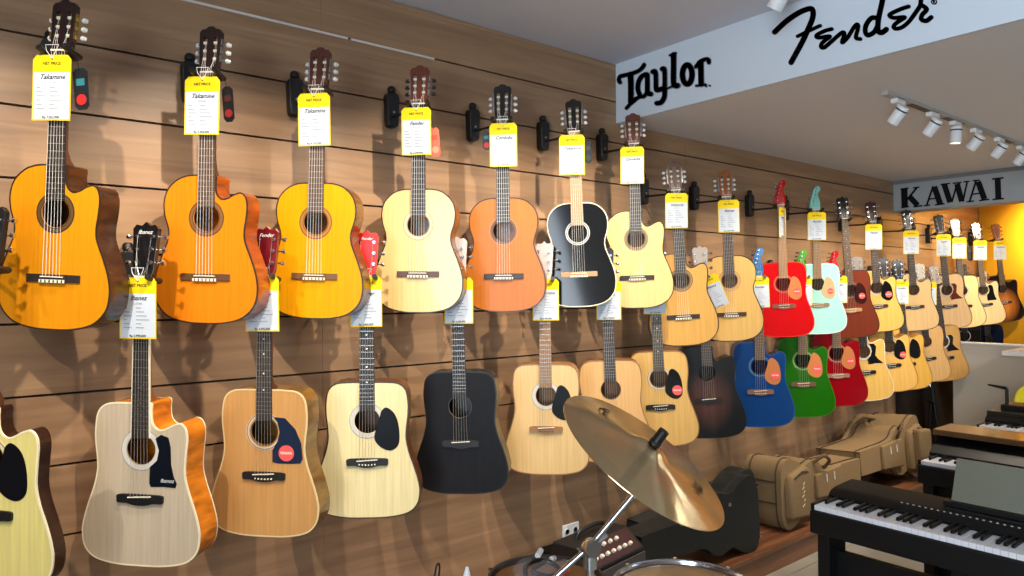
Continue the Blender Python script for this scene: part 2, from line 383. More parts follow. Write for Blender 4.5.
    # strings
    for q in range(6):
        xn = -wn*.82 + q*wn*1.64/5; xb = (-.028 if cl else -.027) + q*(.056 if cl else .054)/5
        mb = MB(); m = NYLON if cl else STRING; r = (.00062 if q < 3 else .0005)
        if ht == 'slot': tx, tz = (-1 if q < 3 else 1)*.0165, .05 + (abs(q-2.5)-.5)*.027
        elif ht == 'solid': tx, tz = (-1 if q < 3 else 1)*.020, .042+(abs(q-2.5)-.5)*.037
        else: tx, tz = -.020+q*.0058, .03+q*.0225
        mb.tube([(xb, -.0115 if cl else -.0095, bz+.004), (xn, yb-.0042, zn+.002), hpt(tx, -.004 if ht != 'slot' else .004, tz)], r, m, 4, False)
        mb.build('string', g)
    return g

CORD = P((225, 225, 228), .7)
_tag_parts = None
def tag_proto():
    global _tag_parts
    ps = []
    w, h = .062, .195
    mb = MB(); mb.prism([(-w, -h), (w, -h), (w, -.014), (w-.012, 0), (-w+.012, 0), (-w, -.014)], 0, .0012, YELLOW); ps.append(('card', mb, (0, 0, 0)))
    mb = MB(); mb.prism([(-w+.004, -h+.004), (w-.004, -h+.004), (w-.004, -.052), (-w+.004, -.052)], -.0004, 0, PAPER); ps.append(('paper', mb, (0, 0, 0)))
    mb = MB()
    for q in range(6):
        z = -.102-q*.0125
        mb.box((-.050, -.0007, z-.0006), (.050, -.0004, z), P((190, 200, 208), .6))
        mb.box((-.048, -.0008, z+.003), (-.048+.012+.008*((q*7) % 3), -.0004, z+.0065), GREYINK); mb.box((-.006, -.0008, z+.003), (.012+.009*((q*5) % 4), -.0004, z+.0065), GREYINK)
    ps.append(('table_rows', mb, (0, 0, 0)))
    mb = MB(); disc(mb, 0, -.012, .003, -.0006, 0, BLACK, 8); mb.tube([(0, -.001, -.011), (-.016, -.004, .012), (-.021, -.001, .030), (.021, -.001, .030), (.016, -.004, .012), (0, -.001, -.011)], .0011, CORD, 5); ps.append(('cord', mb, (0, 0, 0)))
    return ps
_cache = {}
def price_tag(g, label, brand, price, dx=0, dz=0, rot=0, yaw=0, scale=1., z0=.172):
    L = g.scale[0]
    M = Matrix.Translation(g.location) @ g.rotation_euler.to_matrix().to_4x4() @ Matrix.Diagonal((L, L, L, 1))
    loc = M @ Vector((dx, -.022 if True else 0, 1-z0+dz))
    t = empty('price_tag', loc, (R_(1), R_(rot), g.rotation_euler[2]+R_(yaw))); tag(t, label, 'price tag', 'price tags on the guitars'); t.scale = (scale,)*3
    if 'parts' not in _cache:
        _cache['parts'] = []
        for nm, mb, l in tag_proto():
            o = mb.build(nm, t); _cache['parts'].append(o)
        _cache['parts'][2].parent = _cache['parts'][1]; ps = _cache['parts']
    else:
        ps = []
        for o in _cache['parts']:
            c = o.copy(); c.parent = ps[1] if o.name.startswith('table_rows') else t; COL.objects.link(c); ps.append(c)
    card, paper = ps[0], ps[1]
    put_text('heading', 'NET PRICE', .0125, P((90, 80, 10), .6), card, (0, -.0006, -.026), bold=.0003)
    put_text('brand_name', brand, .021, INK, paper, (.002, -.0008, -.066), shear=.4, bold=.0003)
    put_text('model_line', 'GUITAR', .0085, GREYINK, paper, (.0, -.0008, -.083))
    put_text('price', price, .0105, INK, paper, (0, -.0008, -.186), bold=.0002)
    return t
def hanger(g, s, label):
    X, zt, L, ro = s['pos']; ro_ = R_(ro)
    z = zt - .165*L; yy = -.25
    hx = X + .165*L*math.sin(ro_)*.7
    h = empty('guitar_hanger', (hx, 0, z)); tag(h, label, 'wall hook', 'black guitar hangers on the wall')
    if 'hang' not in _cache:
        ps = []
        mb = MB(); mb.prism(cr_spline([(-.026, -.02), (-.017, -.042), (.017, -.042), (.026, -.02), (.028, .04), (.026, .10), (-.026, .10), (-.028, .04)], 3), -.042, -.001, BLACK); ps.append(mb.build('mount', h, smooth=True, bevel=.004))
        mb = MB(); mb.lathe([(.0, .135), (.012, .135), (.018, .127), (.018, .112), (.012, .106), (.012, .098)], BLACK, (0, -.022, 0), 14); ps.append(mb.build('knob', h, smooth=True)); ps[-1].parent = ps[0]
        mb = MB(); disc(mb, 0, .02, .005, -.0455, -.042, STEEL, 10); ps.append(mb.build('screw', h)); ps[-1].parent = ps[0]
        mb = MB(); mb.tube([(0, -.03, 0), (0, -.20, -.004)], .0062, BLACK, 8); ps.append(mb.build('arm', h, smooth=True))
        mb = MB(); c, s_ = math.cos(R_(45)), math.sin(R_(45))
        def q(u, v, w): return (u*c + v*s_, -.25 - u*s_ + v*c, w)
        mb.tube([q(-.040, -.034, .012), q(-.041, -.012, .004), q(-.036, .034, 0), q(0, .041, 0), q(.036, .034, 0), q(.041, -.012, .004), q(.040, -.034, .012)], [.010, .009, .010, .012, .010, .009, .010], BLACK, 10); ps.append(mb.build('yoke', h, smooth=True))
        _cache['hang'] = ps
    else:
        ps = []
        for o in _cache['hang']:
            c = o.copy(); c.parent = ps[0] if o.name[:4] in ('knob', 'scre') else h; COL.objects.link(c); ps.append(c)
    return h

def ros_c(c1, c2, c3=None): return [(.0465, .050, P(c2, .4)), (.050, .059, P(c1, .4)), (.059, .063, P(c3 or c2, .4))]
def ros_d(c1=(205, 200, 190), c2=(70, 62, 55), gap=None): return [(.0445, .047, P(c2, .4)), (.052, .0565, P(c1, .4)), (.0565, .058, P(c2, .4)), (.0600, .0612, P(c1, .4))]
def ros_w(): return [(.046, .060, P((205, 202, 195), .4)), (.060, .0615, P((120, 115, 110), .4))]
UP, LO = 'guitars hanging in the upper row', 'guitars hanging in the lower row'
D = 'dread'
wine = P((78, 14, 18), .2, 0, .5); CREAM = P((235, 225, 190), .35); DKB = P((48, 30, 18), .4); RED = P((176, 6, 12), .15, 0, .8); MINT = P((172, 232, 218), .15, 0, .8)
def lac(c, r=.14): return P(c, r+.04, 0, .25, spec=.35)
TORT = P((196, 120, 70), .25, 0, .4)
HB = P((44, 24, 18), .3, 0, .4)
G = {}
def add(key, pos, short, label, **k):
    k['pos'] = pos; k['label'] = label; k['group'] = UP if key[0] == 'U' else LO; k['short'] = short; G[key] = k
# ---- upper row
add('U1', (.270, 2.509, .996, -2.9), 'leftmost amber cutaway guitar', 'glossy amber cutaway classical guitar with dark sides, leftmost in the upper row', cut=1, top=top_wood((222, 146, 22), .12, .8), side=side_wood((70, 42, 24), .15, .8), fb=FB_DARK, ros=ros_c((92, 70, 40), (70, 42, 20), (60, 40, 20)), head=P((36, 16, 14), .2, 0, .5), gear=GOLD, side_label='glossy dark brown sides and back')
add('U2', (.692, 2.525, 1.007, -1.7), 'deep orange cutaway guitar with reddish sides', 'glossy deep orange cutaway classical guitar with reddish sides, second from left in upper row', cut=1, top=top_wood((224, 132, 24), .12, .8), side=side_wood((168, 78, 22), .15, .8), fb=FB_BROWN, ros=ros_c((120, 82, 40), (90, 52, 20)), bridge=P((92, 58, 32), .4), head=P((38, 16, 14), .2, 0, .5), side_label='glossy reddish orange sides')
add('U3', (1.084, 2.537, 1.014, -1.9), 'golden yellow classical guitar', 'golden yellow classical guitar without cutaway and with brown sides, third in upper row', top=top_wood((238, 164, 14), .16, .7), side=side_wood((112, 66, 24), .15, .8), fb=FB_BROWN, ros=ros_c((170, 110, 40), (110, 66, 24)), bridge=P((112, 76, 46), .4), head=P((78, 36, 26), .25, 0, .4))
add('U4', (1.517, 2.554, 1.019, -.9), 'pale cream classical guitar', 'pale cream classical guitar with brown head and dark tuner buttons, fourth in upper row', top=top_wood((232, 200, 138), .16, .7), side=side_wood((118, 70, 34), .2, .6), fb=FB_DARK, ros=ros_c((222, 200, 160), (180, 150, 110)), bridge=P((84, 58, 42), .4), head=P((98, 44, 30), .25, 0, .4), button=BLACK)
add('U5', (1.951, 2.553, 1.024, 0), 'orange tan classical guitar', 'satin orange tan classical guitar with black fretboard, just left of the black one', top=top_wood((194, 114, 40), .35, .1), side=side_wood((150, 92, 48), .25, .4), fb=P((30, 30, 32), .5), ros=ros_c((110, 70, 40), (60, 34, 20), (180, 120, 70)), bridge=P((50, 30, 22), .4), head=P((20, 16, 16), .25, 0, .4))
add('U6', (2.393, 2.559, 1.016, 1.5), 'glossy black guitar with white edge', 'glossy black guitar with white edging and tan fretboard, in upper row', W=.178, top=lac((8, 8, 9), .05), side=lac((8, 8, 9), .08), bind=CREAM, fb=P((178, 138, 98), .45), ros=[(.0465, .050, P((200, 200, 196), .3)), (.050, .056, P((120, 120, 118), .3)), (.056, .059, P((210, 210, 205), .3))], bridge=P((186, 142, 100), .45), head=P((16, 14, 14), .2, 0, .5))
add('U7', (2.830, 2.557, 1.030, 1.0), 'pale cutaway guitar below the first sign', 'pale yellow cutaway classical guitar hanging below the dark lettered sign, right of the black one', cut=1, T=.085, top=top_wood((234, 204, 140), .25, .4), side=side_wood((104, 62, 34), .25, .4), fb=P((44, 42, 40), .5), ros=ros_c((130, 112, 84), (96, 80, 56), (150, 126, 90)), bridge=P((44, 32, 26), .4), head=P((96, 46, 32), .3, 0, .3))
add('U8', (3.169, 2.340, 1.032, 3.0), 'honey cutaway guitar behind the pale cutaway', 'honey coloured cutaway classical guitar partly hidden behind the pale cutaway guitar', cut=1, top=top_wood((218, 170, 92), .22, .5), side=side_wood((110, 66, 34), .25, .4), fb=P((46, 42, 38), .5), ros=ros_c((150, 120, 76), (96, 72, 44)), bridge=P((48, 30, 22), .4), head=P((80, 40, 28), .3, 0, .3))
add('U9', (3.653, 2.339, 1.029, 2.0), 'light classical guitar left of the red one', 'light honey classical guitar with tan head, directly left of the bright red guitar', top=top_wood((228, 186, 112), .22, .5), side=side_wood((130, 82, 44), .25, .4), fb=P((72, 56, 44), .5), ros=ros_c((206, 160, 100), (180, 128, 76)), bridge=P((70, 44, 28), .4), head=P((142, 78, 34), .3, 0, .3))
add('U10', (4.266, 2.335, 1.026, 1.5), 'bright red upper guitar', 'bright red acoustic guitar with red head and tan pickguard in the upper row', kind=D, top=lac((192, 8, 14)), side=lac((150, 6, 12)), bind=lac((210, 50, 40)), fb=FB_TAN, ros=ros_d((205, 120, 90), (120, 30, 20)), bridge=P((120, 74, 56), .4), head=lac((190, 8, 14)), headtype='inline', pg=('tear', TORT, 'tan pickguard'), sticker=(.082, -.052, .022))
add('U11', (4.717, 2.335, 1.026, 1.3), 'mint green guitar', 'mint green acoustic guitar with matching head and pale edging', kind=D, top=lac((172, 232, 218)), side=lac((96, 66, 44)), bind=P((235, 240, 235), .3), fb=P((150, 116, 80), .5), ros=ros_d((235, 240, 235), (120, 150, 140)), bridge=P((150, 118, 84), .4), head=lac((130, 205, 190)), headtype='inline', pg=('tear', P((205, 170, 125), .3), 'tan pickguard'), sticker=(.082, -.052, .020))
add('U12', (5.119, 2.297, 1.037, 3.7), 'reddish brown mahogany guitar', 'reddish brown mahogany guitar with black head and light bridge, right of the mint one', kind=D, top=top_wood((116, 48, 28), .3, .3), side=side_wood((84, 34, 20), .3, .3), bind=DKB, fb=P((96, 74, 56), .5), ros=ros_d((150, 110, 80), (50, 24, 16)), bridge=P((176, 136, 92), .4), head=P((24, 22, 22), .25, 0, .4), dots=1, pg=('tear', P((50, 16, 14), .2, 0, .4)), sticker=(.08, -.048, .021))
add('U13', (5.566, 2.294, 1.008, 3.6), 'natural upper guitar with pink sticker', 'natural yellow guitar with black pickguard and round pink sticker in the upper row', kind=D, cut=1, top=top_wood((228, 182, 98), .22, .5), side=side_wood((120, 74, 38), .25, .4), fb=P((60, 50, 42), .5), ros=ros_d(), bridge=FB_DARK, head=P((62, 26, 20), .3, 0, .3), pg=('tear', GLOSSBLACK, 'black pickguard'), sticker=(.082, -.058, .024))
add('U14', (6.216, 2.276, 1.009, 4.3), 'plain pale guitar below the letter K', 'plain pale guitar without pickguard hanging just below the sign letter K', kind=D, cut=1, top=top_wood((220, 186, 132), .4, .1), side=side_wood((130, 88, 52), .35, .2), fb=P((52, 44, 38), .5), ros=[(.0445, .048, P((90, 70, 50), .4))], bridge=FB_DARK, head=P((24, 20, 20), .3, 0, .3))
add('U15', (6.883, 2.276, 1.021, 5.5), 'pale guitar with brown pickguard', 'pale acoustic guitar with dark brown pickguard hanging under the far sign', kind=D, top=top_wood((230, 192, 142), .3, .3), side=side_wood((120, 78, 46), .3, .3), fb=P((70, 58, 46), .5), ros=ros_d(), bridge=FB_DARK, head=P((26, 22, 22), .3, 0, .3), pg=('wing', P((92, 34, 24), .25, 0, .4), 'brown pickguard'))
add('U16', (7.252, 2.262, 1.012, 5.3), 'cream guitar tucked behind the brown pickguard one', 'cream acoustic guitar mostly hidden behind the one with the brown pickguard', kind=D, top=top_wood((240, 208, 146), .3, .3), side=side_wood((130, 86, 50), .3, .3), fb=P((80, 66, 52), .5), ros=ros_d(), bridge=FB_DARK, head=P((120, 100, 80), .3, 0, .3))
add('U17', (7.782, 2.255, .996, 5.7), 'bright cream guitar with black pickguard', 'bright cream acoustic guitar with black pickguard, second from right in upper row', kind=D, cut=1, top=top_wood((240, 216, 160), .3, .3), side=side_wood((150, 100, 60), .3, .3), fb=P((110, 90, 66), .5), ros=ros_d(), bridge=FB_DARK, head=P((60, 50, 50), .3, 0, .3), pg=('angle', GLOSSBLACK, 'black pickguard'))
add('U18', (8.340, 2.275, 1.005, 5.4), 'far right sunburst guitar', 'dark sunburst cutaway guitar at the far right by the yellow wall', kind=D, cut=1, top=wood((200, 112, 36), (224, 136, 50), (30, 1, 1), .15, .7, nscale=3., burst=((26, 12, 8), .06, .19, .17)), side=lac((40, 22, 12)), bind=P((60, 40, 22), .4), fb=P((90, 72, 50), .5), ros=[], bridge=FB_DARK, head=P((160, 96, 62), .3, 0, .3))
# ---- lower row
add('L0', (.088, 1.875, 1.10, -1.0), 'cutaway guitar at the left edge', 'greenish cream cutaway acoustic guitar cut off by the left edge of the picture', kind=D, cut=1, yaw=45, T=.05, top=top_wood((224, 216, 140), .25, .5), side=side_wood((50, 26, 16), .2, .6), bind=CREAM, fb=P((16, 15, 16), .5), ros=ros_d(), bridge=BLACK, head=BLACK, pg=('tear', P((10, 12, 18), .35, 0, 0, spec=.2), 'black pickguard'))
add('L1', (.488, 1.846, 1.101, -1.5), 'grey beige cutaway guitar with amber sides', 'satin grey beige cutaway acoustic guitar with amber sides and black angular pickguard', kind=D, cut=1, top=top_wood((198, 185, 164), .42, .1), side=side_wood((206, 118, 26), .2, .6), bind=CREAM, backbind=1, fb=P((44, 36, 32), .5), ros=ros_w(), bridge=BLACK, head=P((18, 18, 20), .2, 0, .5), neckbind=1, logo='Ibanez', pg=('angle', P((8, 13, 24), .35, 0, 0, spec=.25), 'black angular pickguard'), pglogo='Ibanez', pins=BLACK, side_label='glossy amber sides', neckm=P((150, 92, 40), .35))
add('L2', (.878, 1.853, 1.100, -1.0), 'tan guitar with navy pickguard', 'honey tan acoustic guitar with large navy pickguard and round pink sticker', kind=D, top=top_wood((206, 158, 98), .12, .8), side=side_wood((120, 84, 36), .2, .6), bind=P((222, 200, 150), .35), fb=P((48, 42, 40), .5), dots=1, ros=ros_d(), bridge=BLACK, head=P((96, 16, 26), .18, 0, .6), logo='Fender', pg=('wide', P((22, 36, 62), .25, 0, .3), 'navy blue pickguard'), sticker=(.075, -.068, .026))
add('L3', (1.274, 1.858, 1.122, -.3), 'pale yellow guitar with red head', 'pale cream yellow acoustic guitar with black teardrop pickguard and bright red head', kind=D, yaw=36, top=top_wood((238, 228, 178), .16, .7), side=side_wood((96, 56, 30), .25, .5), bind=P((60, 44, 26), .4), fb=P((46, 40, 38), .5), dots=1, ros=ros_w(), bridge=BLACK, head=P((200, 22, 16), .35, 0, .1), logo='Fender', logosize=.014, pg=('tear', P((8, 10, 16), .35, 0, 0, spec=.2), 'black teardrop pickguard'))
add('L4', (1.695, 1.852, 1.098, .8), 'black satin guitar', 'satin black acoustic guitar without pickguard, between the cream and natural ones in the lower row', kind=D, top=wood((11, 12, 17), (20, 18, 22), (40, 1, 1.2), .5, .0, nscale=3., spec=.25), side=P((12, 12, 16), .35, 0, .2), bind=P((10, 10, 12), .4), fb=P((40, 34, 34), .5), ros=[(.0445, .047, P((60, 50, 46), .4))], bridge=P((26, 24, 26), .4), head=P((190, 180, 176), .3, 0, .3), pins=BLACK)
add('L5', (2.196, 1.850, 1.099, .2), 'pale natural guitar with silvery head', 'pale natural acoustic guitar with silvery head, tan bridge and black pickguard', kind=D, top=top_wood((230, 198, 140), .35, .2), side=side_wood((150, 104, 60), .3, .3), bind=P((150, 110, 70), .4), fb=P((150, 112, 76), .5), ros=ros_w(), bridge=P((150, 108, 66), .45), head=P((170, 164, 160), .25, 0, .4), pg=('tear', P((8, 10, 14), .35, 0, 0, spec=.2), 'black pickguard'), pins=BLACK)
add('L6', (2.609, 1.840, 1.098, 1.9), 'natural guitar behind the cymbal', 'natural tan acoustic guitar with plain face, half hidden behind the cymbal', kind=D, top=top_wood((224, 180, 120), .35, .2), side=side_wood((140, 92, 54), .3, .3), bind=P((150, 108, 66), .4), fb=P((54, 44, 40), .5), ros=[(.0445, .047, P((80, 56, 38), .4))], bridge=FB_DARK, head=P((40, 30, 28), .3, 0, .3))
add('L7', (2.985, 1.857, 1.085, 2.2), 'natural guitar right of the cymbal top', 'natural acoustic guitar with black pickguard and pink sticker, directly above the cymbal', kind=D, top=top_wood((224, 184, 112), .18, .6), side=side_wood((120, 76, 42), .3, .3), bind=P((150, 110, 60), .4), fb=P((74, 66, 56), .5), dots=1, ros=ros_d(), bridge=BLACK, head=P((40, 24, 22), .3, 0, .3), pg=('tear', P((12, 12, 14), .15, 0, .6), 'black pickguard'), sticker=(.086, -.062, .025))
add('L8', (3.400, 1.872, 1.111, 2.9), 'dark brown burst guitar', 'very dark brown burst cutaway acoustic guitar between the natural and the blue guitars', kind=D, cut=1, top=wood((62, 34, 26), (88, 52, 38), (40, 1, 1.2), .35, .2, nscale=3., burst=((14, 10, 10), .05, .17, .20)), side=P((14, 10, 10), .35, 0, .2), bind=P((12, 10, 10), .4), fb=P((96, 80, 66), .5), ros=[], bridge=P((34, 26, 24), .4), head=P((170, 160, 150), .3, 0, .3), pins=BLACK)
add('L9', (3.989, 1.879, 1.128, 1.0), 'blue cutaway guitar', 'glossy blue cutaway acoustic guitar with blue head and tan pickguard', kind=D, cut=1, top=lac((20, 62, 118)), side=lac((12, 34, 78)), bind=lac((40, 84, 138)), fb=P((112, 88, 66), .5), ros=ros_d((90, 130, 160), (20, 40, 70)), bridge=P((130, 92, 72), .4), head=lac((44, 106, 160)), headtype='inline', pg=('tear', TORT, 'tan pickguard'), sticker=(.082, -.052, .024))
add('L10', (4.521, 1.883, 1.131, .7), 'green cutaway guitar', 'glossy green cutaway acoustic guitar with green head and tan pickguard', kind=D, cut=1, top=lac((28, 96, 12)), side=lac((16, 44, 10)), bind=lac((44, 116, 28)), fb=P((118, 92, 66), .5), ros=ros_d((150, 180, 120), (20, 50, 12)), bridge=P((104, 74, 52), .4), head=lac((72, 158, 30)), headtype='inline', pg=('tear', TORT, 'tan pickguard'), sticker=(.082, -.052, .024))
add('L11', (4.962, 1.889, 1.110, 1.9), 'dark red lower guitar', 'dark crimson cutaway acoustic guitar with red head in the lower row, beside the green one', kind=D, cut=1, top=lac((140, 6, 18)), side=lac((76, 8, 12)), bind=lac((150, 20, 26)), fb=P((128, 100, 74), .5), ros=ros_d((190, 150, 120), (80, 10, 14)), bridge=P((150, 112, 92), .4), head=lac((200, 14, 24)), headtype='inline', pg=('tear', TORT, 'tan pickguard'), sticker=(.082, -.052, .022))
add('L12', (5.327, 1.863, 1.086, 3.6), 'yellow natural guitar with angular black pickguard', 'yellowish natural acoustic guitar with angular black pickguard, right of the dark red one', kind=D, cut=1, top=top_wood((236, 192, 104), .25, .4), side=side_wood((150, 100, 50), .3, .3), bind=CREAM, fb=P((56, 46, 40), .5), ros=ros_w(), bridge=BLACK, head=P((130, 124, 120), .3, 0, .3), pg=('wing', P((12, 12, 14), .15, 0, .6), 'black angular pickguard'), pglogo='Ibanez')
add('L13', (5.762, 1.866, 1.063, 3.9), 'lower natural guitar with pink sticker', 'yellowish lower row guitar with pink sticker, right of the one with angular black pickguard', kind=D, cut=1, top=top_wood((234, 188, 102), .25, .4), side=side_wood((150, 100, 50), .3, .3), bind=P((160, 116, 60), .4), fb=P((56, 46, 40), .5), ros=ros_d(), bridge=BLACK, head=P((40, 30, 26), .3, 0, .3), pg=('tear', P((12, 12, 14), .15, 0, .6), 'black pickguard'), sticker=(.09, -.07, .023))
add('L14', (6.034, 1.856, 1.063, 4.0), 'amber yellow guitar with black teardrop', 'amber yellow acoustic guitar with big black teardrop pickguard in the far lower row', kind=D, cut=1, top=top_wood((232, 182, 84), .25, .4), side=side_wood((150, 100, 50), .3, .3), bind=P((160, 116, 60), .4), fb=P((50, 42, 36), .5), ros=ros_d(), bridge=BLACK, head=P((20, 20, 22), .3, 0, .3), pg=('tear', P((12, 12, 14), .15, 0, .6), 'black teardrop pickguard'))
add('L15', (6.464, 1.832, 1.010, 4.0), 'plain natural guitar in the far lower row', 'plain natural acoustic guitar without pickguard in the far lower row', kind=D, top=top_wood((224, 180, 118), .4, .1), side=side_wood((150, 100, 56), .3, .3), bind=P((150, 108, 66), .4), fb=P((54, 44, 40), .5), ros=[(.0445, .048, P((90, 66, 46), .4))], bridge=BLACK, head=P((200, 190, 170), .3, 0, .3))
add('L16', (6.760, 1.820, 1.018, 6.4), 'natural guitar before the white partition', 'natural tan acoustic guitar with black pickguard overlapping the white partition', kind=D, T=.078, top=top_wood((216, 168, 98), .35, .2), side=side_wood((140, 92, 50), .3, .3), bind=P((150, 108, 60), .4), fb=P((50, 42, 36), .5), ros=ros_w(), bridge=BLACK, head=P((186, 170, 150), .3, 0, .3), pg=('wing', P((20, 14, 14), .2, 0, .5), 'black pickguard'))
add('L17', (7.43, 1.850, 1.03, 1.0), 'black guitar behind the partition', 'black acoustic guitar with silver soundhole ring showing above the white partition', kind=D, top=lac((10, 10, 12)), side=lac((10, 10, 12)), bind=P((24, 24, 26), .4), fb=P((30, 28, 26), .5), ros=[(.050, .056, P((190, 190, 188), .3))], bridge=BLACK, head=P((30, 28, 28), .3, 0, .3))
add('L18', (7.95, 1.790, 1.02, 4.0), 'dark blue guitar behind the partition', 'dark navy acoustic guitar with pale head, low behind the white partition at far right', kind=D, top=lac((14, 22, 40)), side=lac((12, 16, 28)), bind=P((24, 24, 30), .4), fb=P((30, 28, 26), .5), ros=[], bridge=BLACK, head=P((200, 170, 130), .3, 0, .3))
TAGS = {'U1': ('Takamine', 'Rp 7.052.000', -.008), 'U2': ('Takamine', 'Rp 6.250.000', -.008), 'U3': ('Takamine', 'Rp 4.195.000', -.008), 'U4': ('Fender', 'Rp 3.295.000', -.006), 'U5': ('Cordoba', 'Rp 3.450.000', .006),
 'U6': ('Takamine', 'Rp 4.150.000', -.012), 'U7': ('Cordoba', 'Rp 5.250.000', -.010), 'U8': ('Valencia', 'Rp 2.750.000', .0), 'U9': ('Ibanez', 'Rp 2.395.000', .008), 'U10': ('Fender', 'Rp 5.595.000', .004), 'U11': ('Fender', 'Rp 5.595.000', 0),
 'U13': ('Fender', 'Rp 4.695.000', 0), 'U14': ('Ibanez', 'Rp 3.195.000', .01), 'U15': ('Taylor', 'Rp 9.850.000', .01), 'U16': ('Taylor', 'Rp 8.950.000', .01), 'U17': ('Yamaha', 'Rp 3.450.000', .01), 'U18': ('Takamine', 'Rp 7.250.000', .01),
 'L1': ('Ibanez', 'Rp 2.990.000', .0), 'L2': ('Fender', 'Rp 2.695.000', .0), 'L3': ('Fender', 'Rp 2.895.000', .0), 'L4': ('Ibanez', 'Rp 2.650.000', .01), 'L5': ('Takamine', 'Rp 3.995.000', .006), 'L6': ('Ibanez', 'Rp 2.195.000', .01), 'L7': ('Fender', 'Rp 3.295.000', 0),
 'L8': ('Ibanez', 'Rp 2.850.000', .02), 'L9': ('Fender', 'Rp 5.595.000', 0), 'L10': ('Fender', 'Rp 5.595.000', 0), 'L11': ('Fender', 'Rp 5.595.000', .02), 'L14': ('Yamaha', 'Rp 2.195.000', 0), 'L15': ('Ibanez', 'Rp 2.195.000', .05)}
TROT = {'U1': 2.5, 'U2': 2, 'U10': -3, 'L1': 1, 'L8': -22, 'U4': 0, 'L9': -2, 'U9': -1}
TYAW = {'U10': 55, 'L8': -20}
LOWZ = {}
for k, s in G.items():
    g = guitar(s)
    if k in TAGS:
        br, pr, dx = TAGS[k]
        price_tag(g, 'yellow and white price tag on the %s' % s['short'], br, pr, dx, 0, TROT.get(k, 0), TYAW.get(k, 0), 1.0, .172 if k[0] == 'U' else .155)
    hanger(g, s, 'black hanger holding the %s' % s['short'])
    s['obj'] = g
# small dark cards and straps hung beside some heads
def side_card(key, dx, z, w, h, cols, label, name='hang_card', yaw=0):
    g = G[key]['obj']; L = g.scale[0]
    M = Matrix.Translation(g.location) @ g.rotation_euler.to_matrix().to_4x4() @ Matrix.Diagonal((L, L, L, 1))
    loc = M @ Vector((dx, .0, z)); t = empty(name, loc, (0, R_(-4), R_(-45+yaw))); tag(t, label, 'card')
    mb = MB(); mb.prism(cr_spline([(-w/2, -h), (w/2, -h*.97), (w/2, 0), (-w/2, 0)], 4), 0, .004, cols[0]) if False else mb.prism([(-w/2, -h+.012), (-w/2+.01, -h), (w/2-.01, -h), (w/2, -h+.012), (w/2, -.01), (w/2-.01, 0), (-w/2+.01, 0), (-w/2, -.01)], 0, .004, cols[0]); mb.build('card', t)
    mb = MB(); mb.prism([(x*w*.36, -h*.76+zz*w*.36) for x, zz in [(math.cos(a*PI/6), math.sin(a*PI/6)) for a in range(12)]], -.0008, 0, cols[1]); mb.build('badge', t)
    mb = MB(); mb.box((-w*.3, -.0006, -h*.42), (w*.3, 0, -h*.25), cols[2]); mb.build('printed_band', t)
    mb = MB(); mb.tube([(0, -.001, -.006), (-.008, 0, .04)], .0011, BLACK, 5); mb.build('cord', t)
DK = P((22, 26, 32), .35, 0, .3); TEAL = P((40, 110, 120), .4); RD = P((190, 34, 32), .4)
side_card('U1', .064, .795, .045, .125, (DK, RD, TEAL), 'dark hanging card with a red badge beside the leftmost guitar neck')
side_card('U2', .066, .80, .038, .12, (P((16, 14, 14), .3, 0, .3), P((120, 20, 18), .4), P((60, 20, 18), .4)), 'narrow black hanging card beside the second upper guitar neck')
side_card('U4', .062, .75, .04, .12, (P((226, 96, 70), .5), P((240, 140, 110), .5), P((200, 70, 50), .5)), 'orange red hanging card behind the tag of the pale cream guitar')
side_card('U5', -.075, .80, .036, .085, (DK, RD, TEAL), 'small dark card with red print left of the orange tan guitar neck')
side_card('U6', .060, .80, .036, .11, (P((18, 17, 17), .3), P((30, 30, 30), .4), P((40, 38, 38), .4)), 'small black card right of the black guitar neck')
side_card('U17', -.085, .78, .045, .14, (P((18, 17, 17), .3), P((30, 30, 30), .4), P((40, 38, 38), .4)), 'black card hanging left of the bright cream guitar at far right')

# ------------------------------------------------------------------ lettering on the beams
def letter(parent, name, strokes, sx, ox, oy, plane, mat, th=.004, grow=0., off=0., smooth=True, org=(0, 0, 0)):
    """strokes of lettering: centre lines with a width, each laid out on the flat face x = plane of its beam"""
    mb = MB()
    def mp(x, y): v = at_x(ox+x/sx, oy+y/sx, plane); return (v[1]-org[1], v[2]-org[2])
    d0, d1 = plane-th-off-org[0], plane-off-org[0]
    for pts, w in strokes:
        p2 = [Vector(p) for p in (cr_spline(pts, 4, False) if (smooth and len(pts) > 2) else pts)]; hw = w/2+grow
        for i, p in enumerate(p2):
            if smooth: mb.prism([mp(p.x+hw*math.cos(k*PI/7), p.y+hw*math.sin(k*PI/7)) for k in range(14)], d0, d1, mat, 'x')
            if i+1 < len(p2):
                t = p2[i+1]-p
                if t.length < 1e-6: continue
                t.normalize(); nn = Vector((-t[1], t[0]))*hw; q_ = p2[i+1]
                mb.prism([mp(*(p+nn)), mp(*(q_+nn)), mp(*(q_-nn)), mp(*(p-nn))], d0, d1, mat, 'x')
    return mb.build(name, parent)
def ellipse(cx, cy, rx, ry, n=16): return [(cx+rx*math.cos(2*PI*k/n), cy+ry*math.sin(2*PI*k/n)) for k in range(n+1)]
LET = P((8, 9, 13), .6, spec=.2); HALO = P((140, 146, 156), .5)
